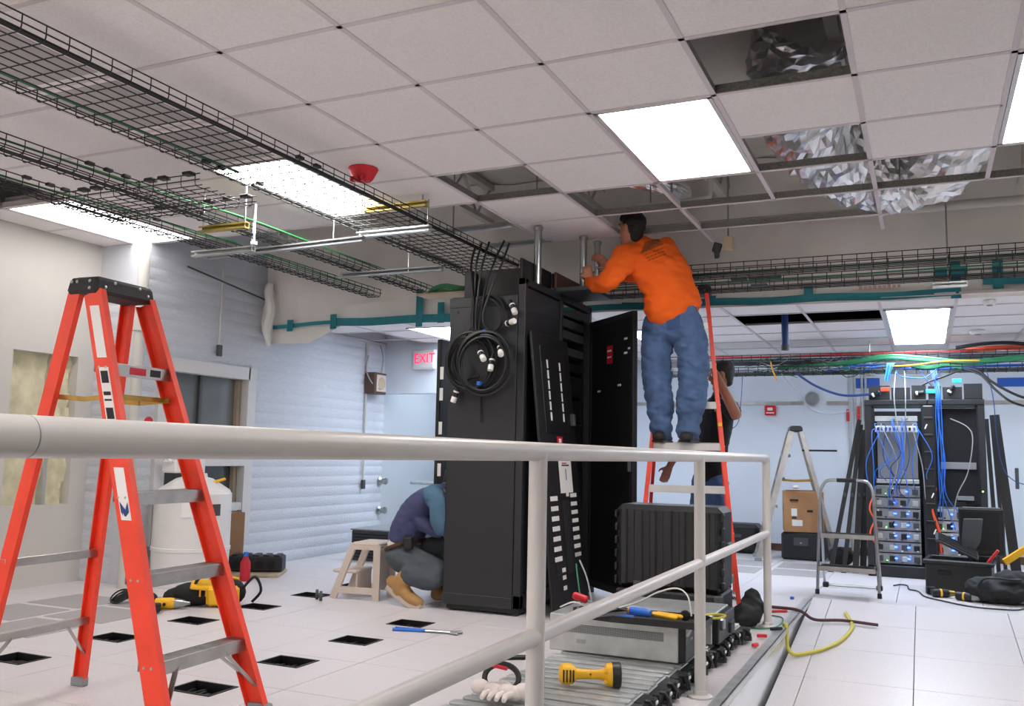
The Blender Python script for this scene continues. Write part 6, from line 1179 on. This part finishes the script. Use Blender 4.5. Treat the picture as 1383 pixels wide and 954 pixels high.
g = G(); g.tube([(-3.475+.118*math.cos(a)*.9+.02*math.cos(a), 5.80+.168*math.sin(a), .415+.045*math.cos(a)) for a in [i*.21 for i in range(30)]], .014, 6, closed=True); o = g.build('belt', 'belt', None); o.parent = m2; o.location = [-v for v in L2]
o = G().cbox((-3.36, 5.65, .44), (.07, .04, .09), .01).build('belt_pouch', 'black', None); o.parent = m2; o.location = [-v for v in L2]
g = G(); chain(g, [((-3.485, 5.66, .165), (.05, .045)), ((-3.42, 5.66, .13), (.05, .055)), ((-3.33, 5.655, .065), (.052, .042)), ((-3.26, 5.65, .038), (.048, .034))], side=(0, 1, 0)); chain(g, [((-3.42, 5.66, .12), .06), ((-3.405, 5.661, .17), .064), ((-3.36, 5.667, .215), .062)]); organic('boot', g, 'boot_tan', m2, .008, 3, .003, 14)
g = G(); g.tube([(-3.52, 5.66, .13), (-3.42, 5.657, .07), (-3.33, 5.655, .02), (-3.235, 5.65, .009)], [.03, .038, .04, .035], 10); 
for i, v in enumerate(g.v): pass
o = g.build('boot_sole', 'beige', None); o.parent = m2; o.location = [-v for v in L2]
g = G(); chain(g, [((-3.3, 5.97, .05), (.045, .042)), ((-3.2, 5.98, .045), (.047, .036)), ((-3.12, 5.99, .04), (.044, .03))], side=(0, 1, 0)); chain(g, [((-3.29, 5.97, .06), .05), ((-3.28, 5.972, .13), .054)]); organic('boot', g, 'boot_tan', m2, .008, 3)
g = G(); chain(g, [(P(-.035, .045, 0), (.084, .086)), (P(.0, .06, 0), (.08, .078)), (P(.04, .07, 0), (.06, .05))], side=F2.cross(Vector((0, 0, 1)))); HS = F2.cross(Vector((0, 0, 1))); chain(g, [(P(-.04, .01, 0), (.08, .075)), (P(-.045, -.05, 0), (.062, .05))], side=HS); organic('hair', g, 'hair', m2, .007, 3, .004, 30)
# ---- man in black behind the ladder
L3 = (-1.66, 7.66, 0)
g = G(); F3 = Vector((-.9, -.25, -.1)); P = head(g, (-1.545, 7.62, 1.775), F3, (0, 0, 1), 1.0)
chain(g, [((-1.56, 7.63, 1.58), .06), ((-1.55, 7.62, 1.67), .056)]); chain(g, [((-1.66, 7.65, .95), (.13, .09)), ((-1.63, 7.65, 1.2), (.12, .085)), ((-1.58, 7.64, 1.45), (.14, .09)), ((-1.56, 7.63, 1.56), (.12, .06))], side=(.6, -.8, 0))
chain(g, [((-1.46, 7.52, 1.51), .052), ((-1.39, 7.42, 1.44), .046), ((-1.41, 7.38, 1.50), .045), ((-1.55, 7.40, 1.78), .03)]); hand(g, (-1.56, 7.40, 1.79), (-.5, .0, .8), (.8, 0, .5), 1, .9)
chain(g, [((-1.70, 7.76, 1.5), .052), ((-1.86, 7.66, 1.25), .043), ((-1.97, 7.58, 1.02), .03)]); hand(g, (-1.975, 7.575, 1.01), (-.3, -.1, -.8), (.3, -.9, 0), 1, .6)
for (a, b, c_) in (((-1.72, 7.72, .92), (-1.75, 7.70, .5), (-1.74, 7.74, .09)), ((-1.58, 7.58, .92), (-1.57, 7.56, .5), (-1.57, 7.62, .09))): chain(g, [(a, .075), (b, .055), (c_, .04)])
m3 = person('man in a black T-shirt with raised arm standing behind the tall orange ladder', L3, g, 'skin_dark'); face_bits(P, m3, L3)
sd3 = (.6, -.8, 0)
g = G(); chain(g, [((-1.65, 7.65, .9), (.175, .125)), ((-1.63, 7.65, 1.15), (.17, .12)), ((-1.59, 7.64, 1.4), (.19, .125)), ((-1.57, 7.635, 1.53), (.16, .09)), ((-1.56, 7.63, 1.6), (.08, .07))], side=sd3, n=24); chain(g, [((-1.47, 7.53, 1.51), .08), ((-1.42, 7.46, 1.46), .072)]); chain(g, [((-1.69, 7.75, 1.5), .08), ((-1.78, 7.71, 1.37), .07)]); organic('t_shirt', g, 'shirt_black', m3, .011, 5, .009, 8)
g = G(); chain(g, [((-1.65, 7.65, .86), (.172, .12)), ((-1.65, 7.65, .95), (.17, .12))], side=sd3, n=22)
for (a, b, c_) in (((-1.72, 7.72, .88), (-1.75, 7.70, .5), (-1.74, 7.74, .1)), ((-1.58, 7.58, .88), (-1.57, 7.56, .5), (-1.57, 7.62, .1))): chain(g, [(a, .105), (b, .085), (c_, .075)])
organic('jeans', g, 'denim_seam', m3, .011, 4, .011, 8)
for (x, y) in ((-1.74, 7.73), (-1.57, 7.61)):
    g = G(); chain(g, [((x+.06, y+.03, .045), (.042, .036)), ((x-.05, y-.02, .045), (.045, .034)), ((x-.15, y-.06, .035), (.04, .026))], side=(-.4, .9, 0)); chain(g, [((x, y, .05), .045), ((x, y, .12), .05)]); organic('shoe', g, 'boot_dark', m3, .009, 3)
g = G(); chain(g, [(P(-.035, .045, 0), (.084, .088)), (P(.0, .06, 0), (.082, .08)), (P(.04, .075, 0), (.06, .05))], side=F3.cross(Vector((0, 0, 1)))); HS = F3.cross(Vector((0, 0, 1))); chain(g, [(P(-.04, .01, 0), (.08, .075)), (P(-.045, -.05, 0), (.062, .05))], side=HS); organic('hair', g, 'hair', m3, .007, 3, .004, 30)

# ---- soft black bags
def soft(name, label, blobs, loc):
    g = G()
    for (x, y, z, a, b, c) in blobs: g.sphere((x, y, z), (a, b, c), n=16)
    o = organic(name, g, 'black_matte', None, .014, 6, .02, 9.)
    zs = min(v.co.z for v in o.data.vertices)
    for v in o.data.vertices: v.co.z = max(0.002, v.co.z-zs-.006)
    o.location = loc; return tag(o, label, 'bag')
soft('black_bag', 'crumpled black bag on the floor behind the ribbed case', ((0, 0, .08, .10, .14, .08), (.02, .1, .12, .08, .1, .12), (-.02, -.08, .06, .08, .08, .06)), (-1.09, 6.15, 0))
bg = soft('duffel_bag', 'slumped black bag on the floor at the lower right', ((-.12, 0, .1, .16, .15, .1), (.08, .03, .13, .2, .16, .13), (.0, -.08, .08, .2, .1, .08), (.2, .0, .09, .12, .12, .09)), (.52, 8.22, 0)); G().tube(spline([(-.18, -.1, .12), (-.12, -.16, .2), (.05, -.17, .2), (.12, -.12, .2)], 5), .01, 8).build('strap', 'black', bg)
